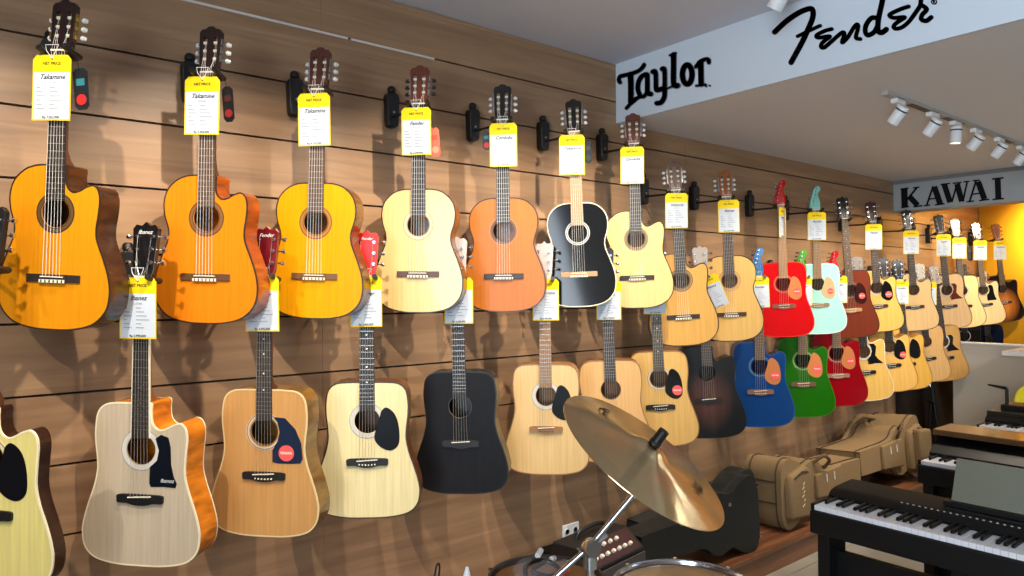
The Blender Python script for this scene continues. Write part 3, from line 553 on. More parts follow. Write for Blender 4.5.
TAY = {'T': [([(75, 285), (62, 262), (75, 232), (110, 222), (180, 205), (240, 180), (272, 150), (284, 128)], 26), ([(163, 215), (168, 300), (168, 455)], 42), ([(128, 510), (160, 475), (210, 435)], 22)],
 'a': [([(250, 400), (230, 350), (234, 285), (262, 232), (300, 212)], 32), ([(312, 215), (312, 300), (315, 375), (345, 385)], 34), ([(205, 430), (250, 408), (280, 408), (305, 375)], 24)],
 'y': [([(358, 192), (384, 198), (388, 330), (400, 350), (440, 340)], 34), ([(440, 168), (462, 178), (464, 340), (460, 410), (432, 458), (392, 466)], 34)],
 'l': [([(508, 48), (560, 28)], 14), ([(541, 42), (541, 170), (543, 300), (580, 312)], 40), ([(470, 345), (545, 312)], 14)],
 'o': [(ellipse(660, 215, 42, 84), 38)],
 'r': [([(735, 150), (765, 108), (790, 92), (830, 80), (848, 90), (848, 112)], 26), ([(778, 105), (780, 200), (782, 300)], 40), ([(738, 314), (822, 304)], 15), ([(815, 303), (826, 318)], 12)],
 'registered_mark': [(ellipse(857, 312, 7, 7, 8), 5)]}
org = tuple(at_x(665, 85, XF)); t = empty('sign_lettering', org); tag(t, 'black ornate lettering with grey outline reading Taylor on the white beam', 'sign')
for k, st in TAY.items():
    if k != 'registered_mark': letter(t, 'letter_outline', st, 8.73, 612, 50, XF, HALO, .003, 7, 0, org=org)
    letter(t, k if len(k) > 1 else 'letter', st, 8.73, 612, 50, XF, LET, .005, .0, .001, org=org)
FEN = {'F': [([(90, 265), (180, 180), (290, 105), (380, 72), (405, 92), (402, 150), (370, 230), (320, 340), (225, 515)], 36), ([(278, 300), (350, 265), (465, 212)], 24)],
 'e': [([(560, 240), (500, 256), (436, 290), (450, 312), (545, 300), (490, 345), (470, 380), (490, 395), (540, 360)], 26)],
 'n': [([(500, 392), (560, 340), (640, 272), (664, 280), (645, 350), (690, 310), (750, 215), (775, 205), (775, 240), (758, 310), (795, 322)], 27)]}
FEN2 = {'d': [([(330, 185), (280, 188), (228, 260), (222, 330), (250, 362), (310, 330), (345, 270)], 40), ([(440, -190), (410, -60), (385, 60), (355, 200), (352, 315), (390, 335), (436, 302)], 44)],
 'e': [([(665, 68), (590, 92), (485, 140), (470, 165), (520, 185), (625, 178), (545, 232), (510, 272), (530, 295), (590, 284), (660, 230), (730, 140), (760, 95)], 34)],
 'r': [([(700, 180), (750, 110), (785, 50), (795, -60)], 36), ([(790, 50), (850, 95), (805, 150), (795, 200), (845, 215), (896, 178)], 38)],
 'registered_mark': [(ellipse(925, 20, 26, 24, 12), 8), ([(918, 32), (918, 8), (932, 12), (920, 20), (934, 32)], 6)]}
org = tuple(at_x(850, 40, XF)); t = empty('sign_lettering', org); tag(t, 'large black script lettering reading Fender on the white beam', 'sign')
for k, st in FEN.items(): letter(t, 'letter', [(p_, w_*1.22) for p_, w_ in st], 8.23, 764, 0, XF, LET, org=org)
for k, st in FEN2.items(): letter(t, 'letter' if len(k) == 1 else k, [(p_, w_*1.22) for p_, w_ in st], 10.24, 844, 0, XF, LET, org=org)
KAW = [[([(75, 168), (80, 335)], 56), ([(42, 172), (112, 163)], 13), ([(50, 338), (118, 328)], 13), ([(100, 268), (188, 160)], 16), ([(155, 162), (212, 153)], 12), ([(125, 240), (195, 318)], 50), ([(160, 331), (238, 320)], 13)],
 [([(335, 145), (278, 315)], 15), ([(345, 150), (398, 305)], 52), ([(300, 262), (375, 252)], 12), ([(252, 322), (308, 314)], 12), ([(352, 314), (436, 303)], 13)],
 [([(435, 130), (487, 290)], 50), ([(502, 290), (545, 140)], 14), ([(550, 125), (592, 282)], 50), ([(602, 285), (640, 110)], 14), ([(402, 131), (485, 121)], 12), ([(512, 120), (590, 112)], 12), ([(608, 108), (662, 101)], 12)],
 [([(720, 100), (662, 282)], 15), ([(738, 105), (796, 262)], 52), ([(690, 218), (775, 206)], 12), ([(636, 287), (700, 278)], 12), ([(748, 275), (838, 263)], 13), ([(692, 98), (752, 91)], 12)],
 [([(914, 80), (921, 258)], 52), ([(864, 82), (966, 70)], 14), ([(868, 265), (970, 256)], 14)]]
org = tuple(at_x(950, 192, XK)); t = empty('sign_lettering', org); tag(t, 'bold black serif capitals reading KAWAI on the far grey beam', 'sign')
for st in KAW: letter(t, 'letter', st, 8.98, 896, 170, XK, LET, .006, 0, 0, False, org=org)

# ------------------------------------------------------------------ track lights
SPOTW = P((225, 226, 228), .4); LENS = P((255, 236, 205), .4, emit=6.)
def spot_head(name, loc, aim, label, power, col=(1, .86, .69), size=1.36, lit=True, hr=.034, hl=.115, st=.085):
    t = empty(name, loc); tag(t, label, 'spotlight', 'track spotlights')
    mb = MB(); mb.box((-.05, -.016, -.03), (.05, .016, 0), SPOTW); mb.build('adapter', t, bevel=.003)
    mb = MB(); mb.tube([(0, 0, -.03), (0, 0, -st)], .008, SPOTW, 8); mb.build('stem', t)
    piv = Vector((0, 0, -st-.02)); d = (Vector(aim)-Vector(loc)-piv).normalized()
    mb = MB(); mb.lathe([(.0, -hl*.5), (hr*.9, -hl*.5), (hr, -hl*.46), (hr, hl*.55), (hr*.9, hl*.55), (hr*.86, hl*.40), (0, hl*.40)], SPOTW, piv, 24, d); ho = mb.build('housing', t, smooth=True)
    mb = MB(); mb.lathe([(hr*1.01, -hl*.32), (hr*1.03, -hl*.32), (hr*1.03, -hl*.24), (hr*1.01, -hl*.24)], BLACK, piv, 24, d); mb.build('seam_ring', ho)
    mb = MB(); mb.lathe([(0, hl*.42), (hr*.82, hl*.42)], LENS, piv, 20, d); mb.build('lens', ho)
    l = bpy.data.lights.new('spot_light', 'SPOT'); l.energy = power; l.color = col; l.spot_size = size; l.spot_blend = .75; l.shadow_soft_size = .02
    o = bpy.data.objects.new('spot_light', l); COL.objects.link(o); o.parent = t; o.location = piv + d*(hl*.6); o.rotation_euler = d.to_track_quat('-Z', 'Y').to_euler()
    return t
# near track on the high ceiling
YT = -1.20
t = empty('light_track', (.9, YT, ZU)); tag(t, 'white ceiling light track over the near guitars', 'light track'); mb = MB(); mb.box((-2.6, -.018, -.022), (2.03, .018, 0), SPOTW); mb.build('rail', t)
near = [(-1.0, -.8), (-.1, .15), (.75, .85), (1.55, 1.6), (2.2, 2.25), (2.66, 2.68)]
for i, (x, ax) in enumerate(near):
    spot_head('track_spotlight', (x, YT, ZU-.02), (ax, -.1, 1.35), 'white cylinder spotlight on the near ceiling track, aimed at the wall' if x != 2.66 else 'white cylinder spotlight peeking in at the top edge above the script lettering', 112, st=.05, hl=.10)
# far track on the lower ceiling
t = empty('light_track', (5.0, -1.235, ZL)); tag(t, 'slim ceiling light track under the lower grey ceiling', 'light track')
mb = MB(); mb.box((-1.48, -.016, -.02), (1.3, .016, 0), P((170, 166, 160), .5)); mb.build('rail', t); mb = MB()
for a in (-1.2, -.75, .1, .55, .95):
    mb = MB(); mb.box((a, -.0175, -.0215), (a+.26, .0175, -.02), BLACK); mb.build('rail_slot', t)
far = [898, 926, 953.5, 972, 992, 1009, 1024]
where = ['first of the row, nearest the camera', 'second of the row', 'third of the row, hanging straight', 'fourth of the row', 'fifth of the row', 'sixth of the row', 'last one at the right edge']
for i, x in enumerate((3.67, 4.09, 4.41, 4.72, 5.12, 5.54, 5.86)):
    spot_head('track_spotlight', (x, -1.235, ZL-.012), (x+.12, -.1, 1.2) if i != 2 else (x, -1.1, .5), 'white cylinder spotlight under the lower ceiling, ' + where[i], 62 if i % 2 == 0 else 48, hr=.029, hl=.088, st=.06)
# spots beyond the far beam, over the cream guitars and the yellow wall; first one added to brighten the guitars
for x, y, aim, pw, lb in [(6.92, -1.3, (7.05, -.1, 1.5), 72, 'added unseen spotlight beyond the far beam, brightening the guitar with the brown pickguard'), (7.45, -1.3, (7.85, -.1, 1.5), 85, 'white spotlight beyond the far beam aimed at the cream guitars'), (8.05, -1.15, (8.66, -.85, 2.25), 230, 'white spotlight close to the yellow wall')]:
    spot_head('ceiling_spotlight', (x, y, ZL), aim, lb, pw)

# ------------------------------------------------------------------ pianos
IV = P((236, 236, 240), .25, 0, .3); PB = P((12, 12, 13), .45, spec=.35)
def piano(x0, y0, label, top=None, ztop=.79, rest=True, name='digital_piano', woodtop=False, H=.73):
    t = empty(name, (x0, y0, 0), (0, 0, -PI/2)); tag(t, label, 'piano')     # local x runs along the keys, local y towards the back
    Wd = 52*.0235+.03
    mb = MB(); mb.box((0, -.01, H-.115), (Wd, .40, H-.022), PB); mb.build('key_bed', t, bevel=.006)
    k = 'ABCDEFG'
    if ('wk', H) not in _cache:
        mb = MB(); mb.box((.0006, 0, H-.020), (.0229, .148, H), IV); w0 = mb.build('white_key', t, bevel=.001)
        mb = MB(); mb.prism([(0.05, H-.001), (.052, H+.010), (.058, H+.012), (.148, H+.012), (.148, H-.001)], -.0055, .0055, P((9, 9, 9), .4, spec=.3), 'x'); b0 = mb.build('black_key', t, bevel=.001)
        _cache[('wk', H)] = (w0, b0); first = True
    else: first = False
    w0, b0 = _cache[('wk', H)]
    for i in range(52):
        if not (first and i == 0): c = w0.copy(); c.parent = t; COL.objects.link(c)
        else: c = w0
        c.location = (.015+i*.0235, 0, 0)
        if k[i % 7] in 'ACDFG' and i < 51:
            if first and i == 0: c = b0
            else: c = b0.copy(); c.parent = t; COL.objects.link(c)
            c.location = (.015+(i+1)*.0235, 0, 0)
    for xx in (0, Wd-.014):
        mb = MB(); mb.box((xx, .0, H-.022), (xx+.014, .152, H+.004), PB); mb.build('cheek', t)
    # panel behind keys
    if woodtop:
        mb = MB(); mb.prism([(.150, H-.02), (.150, H+.02), (.19, H+.045), (.30, ztop-.03), (.44, ztop-.03), (.44, H-.1), (.15, H-.1)], 0, Wd, PB, 'x'); mb.build('fallboard', t)
        mb = MB(); mb.box((-.01, .22, ztop-.03), (Wd+.01, .47, ztop), woodtop); mb.build('lid', t, bevel=.003)
    else:
        mb = MB(); mb.prism([(.150, H-.02), (.150, H+.012), (.170, H+.028), (.21, H+.037), (.36, H+.043), (.38, H+.02), (.38, H-.02)], 0, Wd, P((13, 13, 14), .5, 0, .0, spec=.3), 'x'); mb.build('control_panel', t, smooth=True)
        mb = MB(); mb.box((.42, .22, H+.034), (Wd-.05, .30, H+.044), P((8, 8, 8), .5)); mb.build('display_strip', t)
        for i in range(34):
            mb = MB() if i == 0 else mb
            if i == 0: mb.box((-.0035, -.002, 0), (.0035, .002, .003), P((190, 190, 185), .4)); cp = [c for c in t.children if c.name.startswith('control_panel')][0]; b1 = mb.build('button', cp); c = b1
            else: c = b1.copy(); c.parent = cp; COL.objects.link(c)
            c.location = (.28+i*.022, .19, H+.0325)
    mb = MB(); mb.box((.012, .03, 0), (.062, .17, H-.115), PB); mb.build('leg', t, bevel=.003)
    mb = MB(); mb.box((Wd-.062, .03, 0), (Wd-.012, .17, H-.115), PB); mb.build('leg', t, bevel=.003)
    for xa in (.012, Wd-.062):
        mb = MB(); mb.box((xa, .17, 0), (xa+.05, .38, .06), PB); mb.build('foot', t, bevel=.003)
    mb = MB(); mb.box((.50, .06, .0), (.82, .30, H-.115), PB); mb.build('pedal_box', t, bevel=.004)
    mb = MB(); mb.box((.055, .10, .12), (Wd-.055, .13, H-.20 if not woodtop else H-.115), PB); mb.build('back_panel', t)
    if rest:
        mb = MB(); mb.prism([(.265, H+.045), (.335, H+.215), (.343, H+.215), (.275, H+.045)], .43, 1.16, P((126, 128, 112), .35, .2), 'x'); o = mb.build('music_rest', t); o['label'] = 'grey reflective music rest'
        mb = MB(); mb.prism([(.245, H+.045), (.245, H+.062), (.28, H+.062), (.28, H+.045)], .41, 1.18, PB, 'x'); mb.build('rest_ledge', t)
    return t
piano(2.79, -1.235, 'black digital piano in front at lower right with a grey music rest')
piano(3.93, -1.205, 'black digital piano with brown wooden lid behind the front one', ztop=.862, rest=False, woodtop=wood((84, 58, 32), (122, 84, 46), (1, 8, 8), .3, .3, nscale=2.))
piano(5.22, -1.06, 'black upright digital piano farthest back beneath the yellow chair', ztop=.80, rest=False, woodtop=P((40, 38, 36), .3, 0, .3))
# dark music panel on the second piano
t = empty('music_stand', (4.02, -1.66, .862)); tag(t, 'dark blue grey music panel standing on the brown piano lid at right edge', 'music stand')
mb = MB(); mb.box((.14, -.60, 0), (.16, .0, .16), P((62, 66, 76), .4)); mb.build('panel', t); mb = MB(); mb.box((.10, -.6, 0), (.2, .0, .008), BLACK); mb.build('ledge', t)
# black bracket on the third piano
t = empty('bracket_arm', (5.60, -1.12, .80)); tag(t, 'thin black angled bracket arm standing on the farthest piano', 'stand')
mb = MB(); mb.box((-.06, -.30, 0), (.14, .02, .035), BLACK); mb.build('base', t, bevel=.004)
mb = MB(); mb.tube([(0, 0, .03), (.0, 0, .135), (-.0, .02, .145)], .011, BLACK, 8); mb.build('post', t); mb = MB(); mb.tube([(0, .0, .14), (0, .11, .155)], [.012, .006], BLACK, 8); mb.build('arm', t)
# yellow moulded chair
t = empty('shell_chair', (6.40, -1.20, 0), (0, 0, R_(-65))); tag(t, 'bright yellow moulded plastic chair behind the farthest piano', 'chair')
YC = P((246, 226, 10), .3, 0, .3); vs = []; fs = []
prof = [(-.22, .44, .20), (-.12, .43, .235), (.02, .42, .24), (.13, .44, .235), (.20, .54, .24), (.235, .68, .235), (.265, .80, .20), (.285, .855, .12)]
prof = cr_spline(prof, 3, False); nx = 12
for (yy, zz, w) in prof:
    for i in range(nx+1):
        u = -1+2*i/nx; lift = abs(u)**3*.07
        vs.append((u*w, yy-lift*.6*(1 if zz > .5 else 0), zz+lift*(1 if zz < .5 else .3)))
for j in range(len(prof)-1):
    for i in range(nx): a = j*(nx+1)+i; fs.append((a, a+1, a+nx+2, a+nx+1))
mb = MB(); mb.add(vs, fs, YC); o = mb.build('seat_shell', t, smooth=True); so = o.modifiers.new('thick', 'SOLIDIFY'); so.thickness = .008
for sx in (-1, 1):
    for sy in (-1, 1):
        mb = MB(); mb.tube([(sx*.10, sy*.10, .42), (sx*.22, sy*.22, 0)], [.014, .010], P((190, 150, 100), .5), 8); mb.build('leg', t, smooth=True)

# white partition with shelf, behind the far guitars
mb = MB(); mb.box((7.06, -3.6, 0), (7.16, -.285, 1.125), P((218, 210, 192), .6)); mb.box((7.05, -3.6, 1.125), (7.17, -.28, 1.14), P((225, 225, 220), .5)); o = mb.build('low_partition', bevel=.002); tag(o, 'white waist high partition at the right, behind the far natural guitars', 'partition')
t = empty('wall_shelf', (7.05, -1.05, 1.06)); tag(t, 'white shelf board sticking out from the partition at the right edge', 'shelf')
mb = MB(); mb.box((-.45, -1.2, .02), (0, .25, .055), WHITE); mb.build('board', t, bevel=.002); mb = MB(); mb.prism([(-.3, .02), (0, .02), (0, -.14)], .0, .02, WHITE, 'y'); mb.build('bracket', t)
# box row on the yellow wall
t = empty('box_shelf', (8.66, -1.0, 1.56)); tag(t, 'narrow shelf with small coloured boxes on the yellow wall at far right', 'shelf'); mb = MB(); mb.box((-.16, -1.0, 0), (-.002, .18, .015), P((190, 150, 60), .5)); mb.build('board', t)
for i, c in enumerate([(70, 120, 160), (150, 170, 180), (60, 100, 140), (170, 180, 175), (80, 130, 170)]):
    o = empty('small_box', (8.56, -.90-i*.085, 1.575)); tag(o, 'small blue grey accessory box on the shelf of the yellow wall', 'box', 'boxes on the yellow wall shelf')
    mb = MB(); mb.box((-.03, -.035, 0), (.03, .035, .13), P(c, .5)); mb.build('carton', o, bevel=.002); mb = MB(); mb.box((-.031, -.025, .04), (-.03, .025, .08), WHITE); mb.build('label_patch', o)
# black speaker cabinet and folded stands in the gap beside the partition
t = empty('speaker_cabinet', (7.95, -.36, 0)); tag(t, 'tall black speaker cabinet behind the partition', 'speaker')
mb = MB(); mb.box((-.2, -1.1, 0), (.45, -.35, 1.17), P((16, 15, 15), .5)); mb.build('cabinet', t, bevel=.01); mb = MB(); mb.box((-.206, -1.05, .08), (-.2, -.4, 1.1), P((10, 10, 10), .8)); mb.build('grille', t)
t = empty('folded_stand', (6.98, -.16, .151)); tag(t, 'folded black metal instrument stand in the dark gap left of the white partition', 'stand')
for i, (a, b_) in enumerate([((0, -.05, 0), (0, .03, .66)), ((0, .07, 0), (0, 0, .66)), ((.05, .02, 0), (0, .01, .72))]):
    mb = MB(); mb.tube([a, b_], .012, BLACK, 8); mb.build('leg', t)
mb = MB(); mb.tube([(0, .03, .58), (0, .08, .78)], .008, CHROME, 8); mb.build('chrome_rod', t); mb = MB(); mb.tube([(0, -.05, .45), (-.03, .0, .43), (0, .06, .45)], .008, BLACK, 6); mb.build('brace', t)
DP = P((28, 20, 16), .6)  # dark brown for two added boards that paint in the shaded lower wall
t = empty('dark_board', (6.78, -.03, .151)); tag(t, 'added dark board painted as wall shade at the bench end below the far lower guitars', 'board'); mb = MB(); mb.box((-.23, -.02, 0), (.23, .02, .83), DP); mb.build('panel', t)
t = empty('dark_board', (7.8, -.03, 0)); tag(t, 'added dark board painted as wall shade in the gap behind the partition', 'board'); mb = MB(); mb.box((-.74, -.02, 0), (.8, .02, .98), DP); mb.build('panel', t)

# ------------------------------------------------------------------ cases and bags on the bench
def case_outline(L, s=1.0, n=5):
    h = [(0, .0), (.0, .06), (.02, .075), (.25, .080), (.40, .085), (.50, .10), (.565, .145), (.63, .163), (.70, .150), (.745, .148), (.80, .178), (.88, .208), (.95, .205), (.99, .15), (1.0, .07)]
    up = [(u*L, w*s) for u, w in h]; dn = [(u*L, -w*s) for u, w in h[::-1]]
    return cr_spline(up[1:] + dn[:-1], n)
def lying(name, x0, flip, L, y0, thick, z0, mat, label, cat, s=1.0, bev=.02, lean=0, tiltz=0):
    t = empty(name, (x0, y0, z0), (R_(lean), R_(tiltz), 0)); tag(t, label, cat)
    pts = [((-u if flip else u), w+.21*s) for u, w in case_outline(L, s)]
    mb = MB(); mb.prism(pts, 0, thick, mat); mb.build('shell', t, smooth=True, bevel=bev)
    return t, pts
CASEM = P((24, 26, 26), .42)
t, pts = lying('guitar_hard_case', 2.60, False, 1.0, -.50, .15, .152, CASEM, 'black hard guitar case lying on its edge on the bench, left of the khaki bag', 'guitar case', bev=.012, lean=-3)
pi = inset(pts, .004)
mb = MB(); ring(mb, inset(pts, -.001), inset(pts, -.001), .046, .052, P((60, 60, 60), .4)); mb.build('seam_band', t)
for u, z in ((.99, .36), (1.0, .07), (.72, .30), (.30, .285)):
    mb = MB(); mb.box((u-.012, -.006, z-.01), (u+.012, 0, z+.01), CHROME); mb.build('latch', t, bevel=.002)
t, pts = lying('guitar_hard_case', 2.80, False, 1.02, -.33, .12, .152, P((32, 35, 34), .45), 'second dark case standing close to the wall behind the first one', 'guitar case', s=.93, bev=.012)
mb = MB(); mb.tube([(.42, .06, .285), (.44, .06, .325), (.54, .06, .325), (.56, .06, .285)], .01, BLACK, 8); mb.build('handle', t)
KH = wood((118, 96, 68), (138, 114, 80), (20, 20, 20), .8, 0, nscale=10., spec=.2); KH2 = P((92, 70, 44), .85); ZIP = P((60, 46, 30), .7)
def gig(x0, flip, L, y0, thick, label, s, lean, tiltz=0, extra=True):
    t, pts = lying('guitar_gig_bag', x0, flip, L, y0, thick, .153+thick*math.sin(R_(-lean)), KH, label, 'guitar bag', s, .035, lean, tiltz)
    sg = -1 if flip else 1
    mb = MB()
    for yy in (.035, thick-.035):
        c = [(p[0], yy, p[1]) for p in inset(pts, -.003)]; mb.tube(c[::2]+[c[0]], .005, ZIP, 5)
    mb.build('piping', t, smooth=True)
    # front pocket on the big bout
    c0 = sg*L*.84; hw = L*.125; pk = cr_spline([(c0-hw, .08*s), (c0+hw, .06*s), (c0+hw*1.0, .34*s), (c0-hw, .31*s)], 6)
    mb = MB(); mb.prism([(c0-hw, .07*s), (c0+hw*.9, .05*s), (c0+hw, .10*s), (c0+hw*.95, .33*s), (c0+hw*.5, .37*s), (c0-hw*.8, .33*s), (c0-hw, .28*s)], -.045, .01, KH); o = mb.build('front_pocket', t, smooth=True, bevel=.018)
    c1 = sg*L*.46; mb = MB(); mb.prism([(c1-.16, .13*s), (c1+.16, .11*s), (c1+.16, .30*s), (c1-.16, .285*s)], -.025, .01, KH); mb.build('neck_pocket', t, smooth=True, bevel=.012)
    mb = MB(); mb.tube([(c0+hw*.6, -.047, .33*s), (c0, -.05, .345*s), (c0-hw*.7, -.047, .315*s)], .004, ZIP, 5); mb.build('zip', t)
    mb = MB(); mb.tube([(c1+.05, -.028, .27*s), (c1+.05, -.03, .22*s)], .004, P((220, 215, 200), .4), 5); mb.build('zip_pull', t)
    mb = MB(); mb.tube([(c1-.05, -.028, .27*s), (c1-.05, -.03, .22*s)], .004, P((220, 215, 200), .4), 5); mb.build('zip_pull', t)
    mb = MB(); mb.tube(cr_spline([(sg*L*.62, -.005, .36*s), (sg*L*.58, -.05, .40*s), (sg*L*.52, -.055, .36*s), (sg*L*.54, -.02, .31*s)], 5, False), .011, KH2, 8); mb.build('handle', t, smooth=True)
    return t
b1 = gig(4.92, True, 1.01, -.455, .25, 'khaki padded guitar bag nearer the camera, its round end facing left beside the black case', 1.0, -2)
for z in (.16, .29):
    mb = MB(); mb.box((-1.018, .03, z), (-1.008, .22, z+.006), ZIP); mb.build('end_seam', b1)
mb = MB()
for i, (a, c) in enumerate([(0, .0), (.018, .03), (-.005, .055), (.016, .08), (.0, .105), (.012, .13)]): mb.tube([(-.85+a, -.047, .13+c), (-.83+a*.4, -.047, .145+c)], .003, P((200, 190, 160), .6), 5)
mb.build('embroidered_logo', b1)
b2 = gig(4.94, False, 1.0, -.46, .32, 'larger khaki guitar bag leaning on the wall, its round end facing right', 1.1, -4, 0)
mb = MB(); mb.prism([(.76, .10), (.95, .08), (.97, .36), (.77, .38)], -.10, -.03, KH); mb.build('outer_pocket', b2, smooth=True, bevel=.02)
mb = MB(); mb.tube(cr_spline([(.24, .27, .29), (.42, .31, .33), (.58, .33, .41), (.70, .31, .46), (.80, .25, .44)], 6, False), .020, KH, 10); mb.build('shoulder_strap', b2, smooth=True)
mb = MB(); mb.tube(cr_spline([(.28, .18, .275), (.44, .20, .30), (.56, .23, .345), (.68, .26, .41)], 6, False), .018, KH, 10); mb.build('shoulder_strap', b2, smooth=True)
mb = MB(); mb.tube(cr_spline([(.70, -.04, .05), (.76, -.08, .012), (.84, -.09, .010), (.92, -.06, .010)], 5, False), .007, P((90, 50, 40), .7), 6); mb.build('hanging_strap', b2)

# ------------------------------------------------------------------ amplifiers
t = empty('guitar_amplifier', (2.38, -.42, .15), (0, 0, R_(8))); tag(t, 'small black guitar combo amplifier with rows of knobs on a sloping panel', 'amplifier')
AB = P((22, 19, 20), .5); pr = [(-.125, 0), (.125, 0), (.125, .32), (-.02, .325), (-.115, .25)]
mb = MB(); mb.prism(pr, -.20, .20, AB, 'x'); mb.build('cabinet', t, bevel=.008)
mb = MB(); mb.box((-.185, -.131, .015), (.185, -.125, .235), P((64, 58, 56), .8)); mb.build('grille', t)
put_text('brand_plate', 'Fender', .03, P((110, 102, 98), .5), t, (-.02, -.1345, .19), shear=.3)
sl = Vector((0, -.095, -.075)).normalized(); nrm = Vector((0, -.075, .095)).normalized()
mb = MB(); c0 = Vector((0, -.0675, .2875)); a = c0+sl*.055+nrm*.001; b_ = c0-sl*.055+nrm*.001
mb.add([(-.18, a.y, a.z), (.18, a.y, a.z), (.18, b_.y, b_.z), (-.18, b_.y, b_.z)], [(0, 1, 2, 3)], P((58, 34, 36), .35)); cpo = mb.build('control_panel', t)
for i in range(12):
    u = -.15+(i % 7)*.045 if i < 7 else -.14+(i-7)*.05; c = Vector((u, c0.y, c0.z)) + sl*(.022 if i < 7 else -.025)
    mb = MB(); mb.lathe([(0, .016), (.008, .016), (.010, .013), (.010, 0)], P((225, 215, 200), .35), c, 12, nrm); mb.build('knob', cpo, smooth=True)
mb = MB(); mb.tube(cr_spline([(-.11, .05, .322), (-.09, .05, .352), (0, .05, .362), (.09, .05, .352), (.11, .05, .322)], 4, False), .010, BLACK, 8); mb.build('handle', t, smooth=True)
t = empty('speaker_box', (2.50, -.135, .15)); tag(t, 'plain black box standing by the wall left of the amplifier, below the socket', 'speaker')
mb = MB(); mb.box((-.17, -.105, 0), (.2, .105, .17), P((11, 10, 10), .7, spec=.2)); mb.build('cabinet', t, bevel=.008); mb = MB(); mb.box((-.15, -.111, .02), (.18, -.105, .15), P((10, 10, 10), .9)); mb.build('grille', t)

# ------------------------------------------------------------------ drums and cymbal
cym = Vector((1.2176, -1.7017, 1.2571)); n = Vector((.2543, -.5360, .8050)).normalized()
CLAMP = Vector(CC + ray(590, 546)*1.60)
t = empty('crash_cymbal', cym); tag(t, 'tilted polished bronze cymbal mounted above the drum in front of the guitars', 'cymbal')
cm = bpy.data.materials.new('bronze'); cm.use_nodes = True; N = cm.node_tree.nodes; Lk = cm.node_tree.links; bs = N['Principled BSDF']
bs.inputs['Metallic'].default_value = 1.; bs.inputs['Base Color'].default_value = lin((226, 196, 148)); bs.inputs['Roughness'].default_value = .16; bs.inputs['Anisotropic'].default_value = .6
tn = N.new('ShaderNodeTangent'); tn.direction_type = 'RADIAL'; tn.axis = 'Z'; Lk.new(tn.outputs['Tangent'], bs.inputs['Tangent']); bs.inputs['Anisotropic Rotation'].default_value = .25
tc = N.new('ShaderNodeTexCoord'); ln = N.new('ShaderNodeVectorMath'); ln.operation = 'LENGTH'; Lk.new(tc.outputs['Object'], ln.inputs[0])
wv = N.new('ShaderNodeMath'); wv.operation = 'MULTIPLY'; wv.inputs[1].default_value = 2200.; Lk.new(ln.outputs['Value'], wv.inputs[0]); sn = N.new('ShaderNodeMath'); sn.operation = 'SINE'; Lk.new(wv.outputs[0], sn.inputs[0])
bp = N.new('ShaderNodeBump'); bp.inputs['Strength'].default_value = .5; bp.inputs['Distance'].default_value = .0004; Lk.new(sn.outputs[0], bp.inputs['Height']); Lk.new(bp.outputs['Normal'], bs.inputs['Normal'])
mb = MB(); KS = .213/.2295
pf = [(.006, .026), (.02, .0255), (.035, .022), (.045, .016), (.055, .0115), (.09, .0085), (.14, .003), (.19, -.005), (.229, -.014), (.2295, -.0152), (.19, -.0062), (.14, .0018), (.09, .0073), (.055, .0103), (.045, .0148), (.035, .0208), (.02, .0243), (.006, .0248)]
pf = [(a*KS, b_*KS) for a, b_ in pf]
mb.lathe(pf, cm, (0, 0, 0), 96); q = n.to_track_quat('Z', 'Y')
disc_o = mb.build('cymbal_plate', t, smooth=True); t.rotation_euler = q.to_euler()
for ang, r in ((R_(215), .185), (R_(20), .17)):
    pass
qi = q.to_matrix().inverted()
for (px, py, sz) in ((603, 412, .04), (697, 489, .045)):       # the two printed marks
    d = Vector(ray(px, py)); o0 = Vector(CC); tt = (cym-o0).dot(n)/d.dot(n); hp = qi @ (o0+d*tt-cym); rr_ = math.hypot(hp.x, hp.y)
    zz = float(np.interp(rr_, [.055, .09, .14, .19, .229], [.0115, .0085, .003, -.005, -.014]))+.0016
    ang = math.atan2(hp.y, hp.x); mb = MB(); base = Vector((hp.x, hp.y, zz)); er = Vector((math.cos(ang), math.sin(ang), -.14)); et = Vector((-math.sin(ang), math.cos(ang), 0))
    for ln_ in [[(-.9, -.3), (-.5, .4), (-.1, -.1), (.3, .5), (.9, .1)], [(-.7, .5), (-.2, .1), (.1, .6)], [(-.2, -.6), (.3, -.2), (.7, -.5)], [(0, -.5), (.1, .4)]]:
        mb.tube([base+et*(a*sz*.55)+er*(b_*sz*.5) for a, b_ in ln_], .0013, P((60, 46, 30), .6), 4)
    mb.build('printed_mark', t)
mb = MB(); mb.lathe([(0, .026), (.013, .026), (.014, .034), (.012, .036), (.012, .066), (.0, .068)], BLACK, (0, 0, 0), 14); mb.build('felt_and_sleeve', t, smooth=True)
# stand
sb_ = Vector((CLAMP.x, CLAMP.y, 0)); t = empty('cymbal_stand', sb_); tag(t, 'chrome boom stand holding the cymbal', 'cymbal stand')
rel = lambda v: Vector(v)-sb_
bt = cym - n*.012; bd = (bt-CLAMP)
back = Vector(CC + ray(552, 580)*1.60)
mb = MB(); mb.tube([rel(back), rel(CLAMP), rel(cym + Vector((0, 0, -.055)) - n*.01), ], .0068, P((190, 196, 204), .2, 1.), 12); mb.build('boom_arm', t, smooth=True)
mb = MB(); mb.tube([rel(cym + Vector((0, 0, -.055)) - n*.01), rel(cym - n*.004), rel(cym+n*.02)], [.009, .005, .004], CHROME, 10); mb.build('tilter', t, smooth=True)
mb = MB(); mb.lathe([(0, -.016), (.018, -.016), (.021, -.01), (.021, .01), (.018, .016), (0, .016)], CHROME, rel(CLAMP)+Vector((-.006, -.01, 0)), 20, Vector((-.4, -1, .1))); mb.lathe([(.016, -.05), (.016, -.012), (.012, -.01)], CHROME, rel(CLAMP), 16); mb.build('clamp', t, smooth=True)
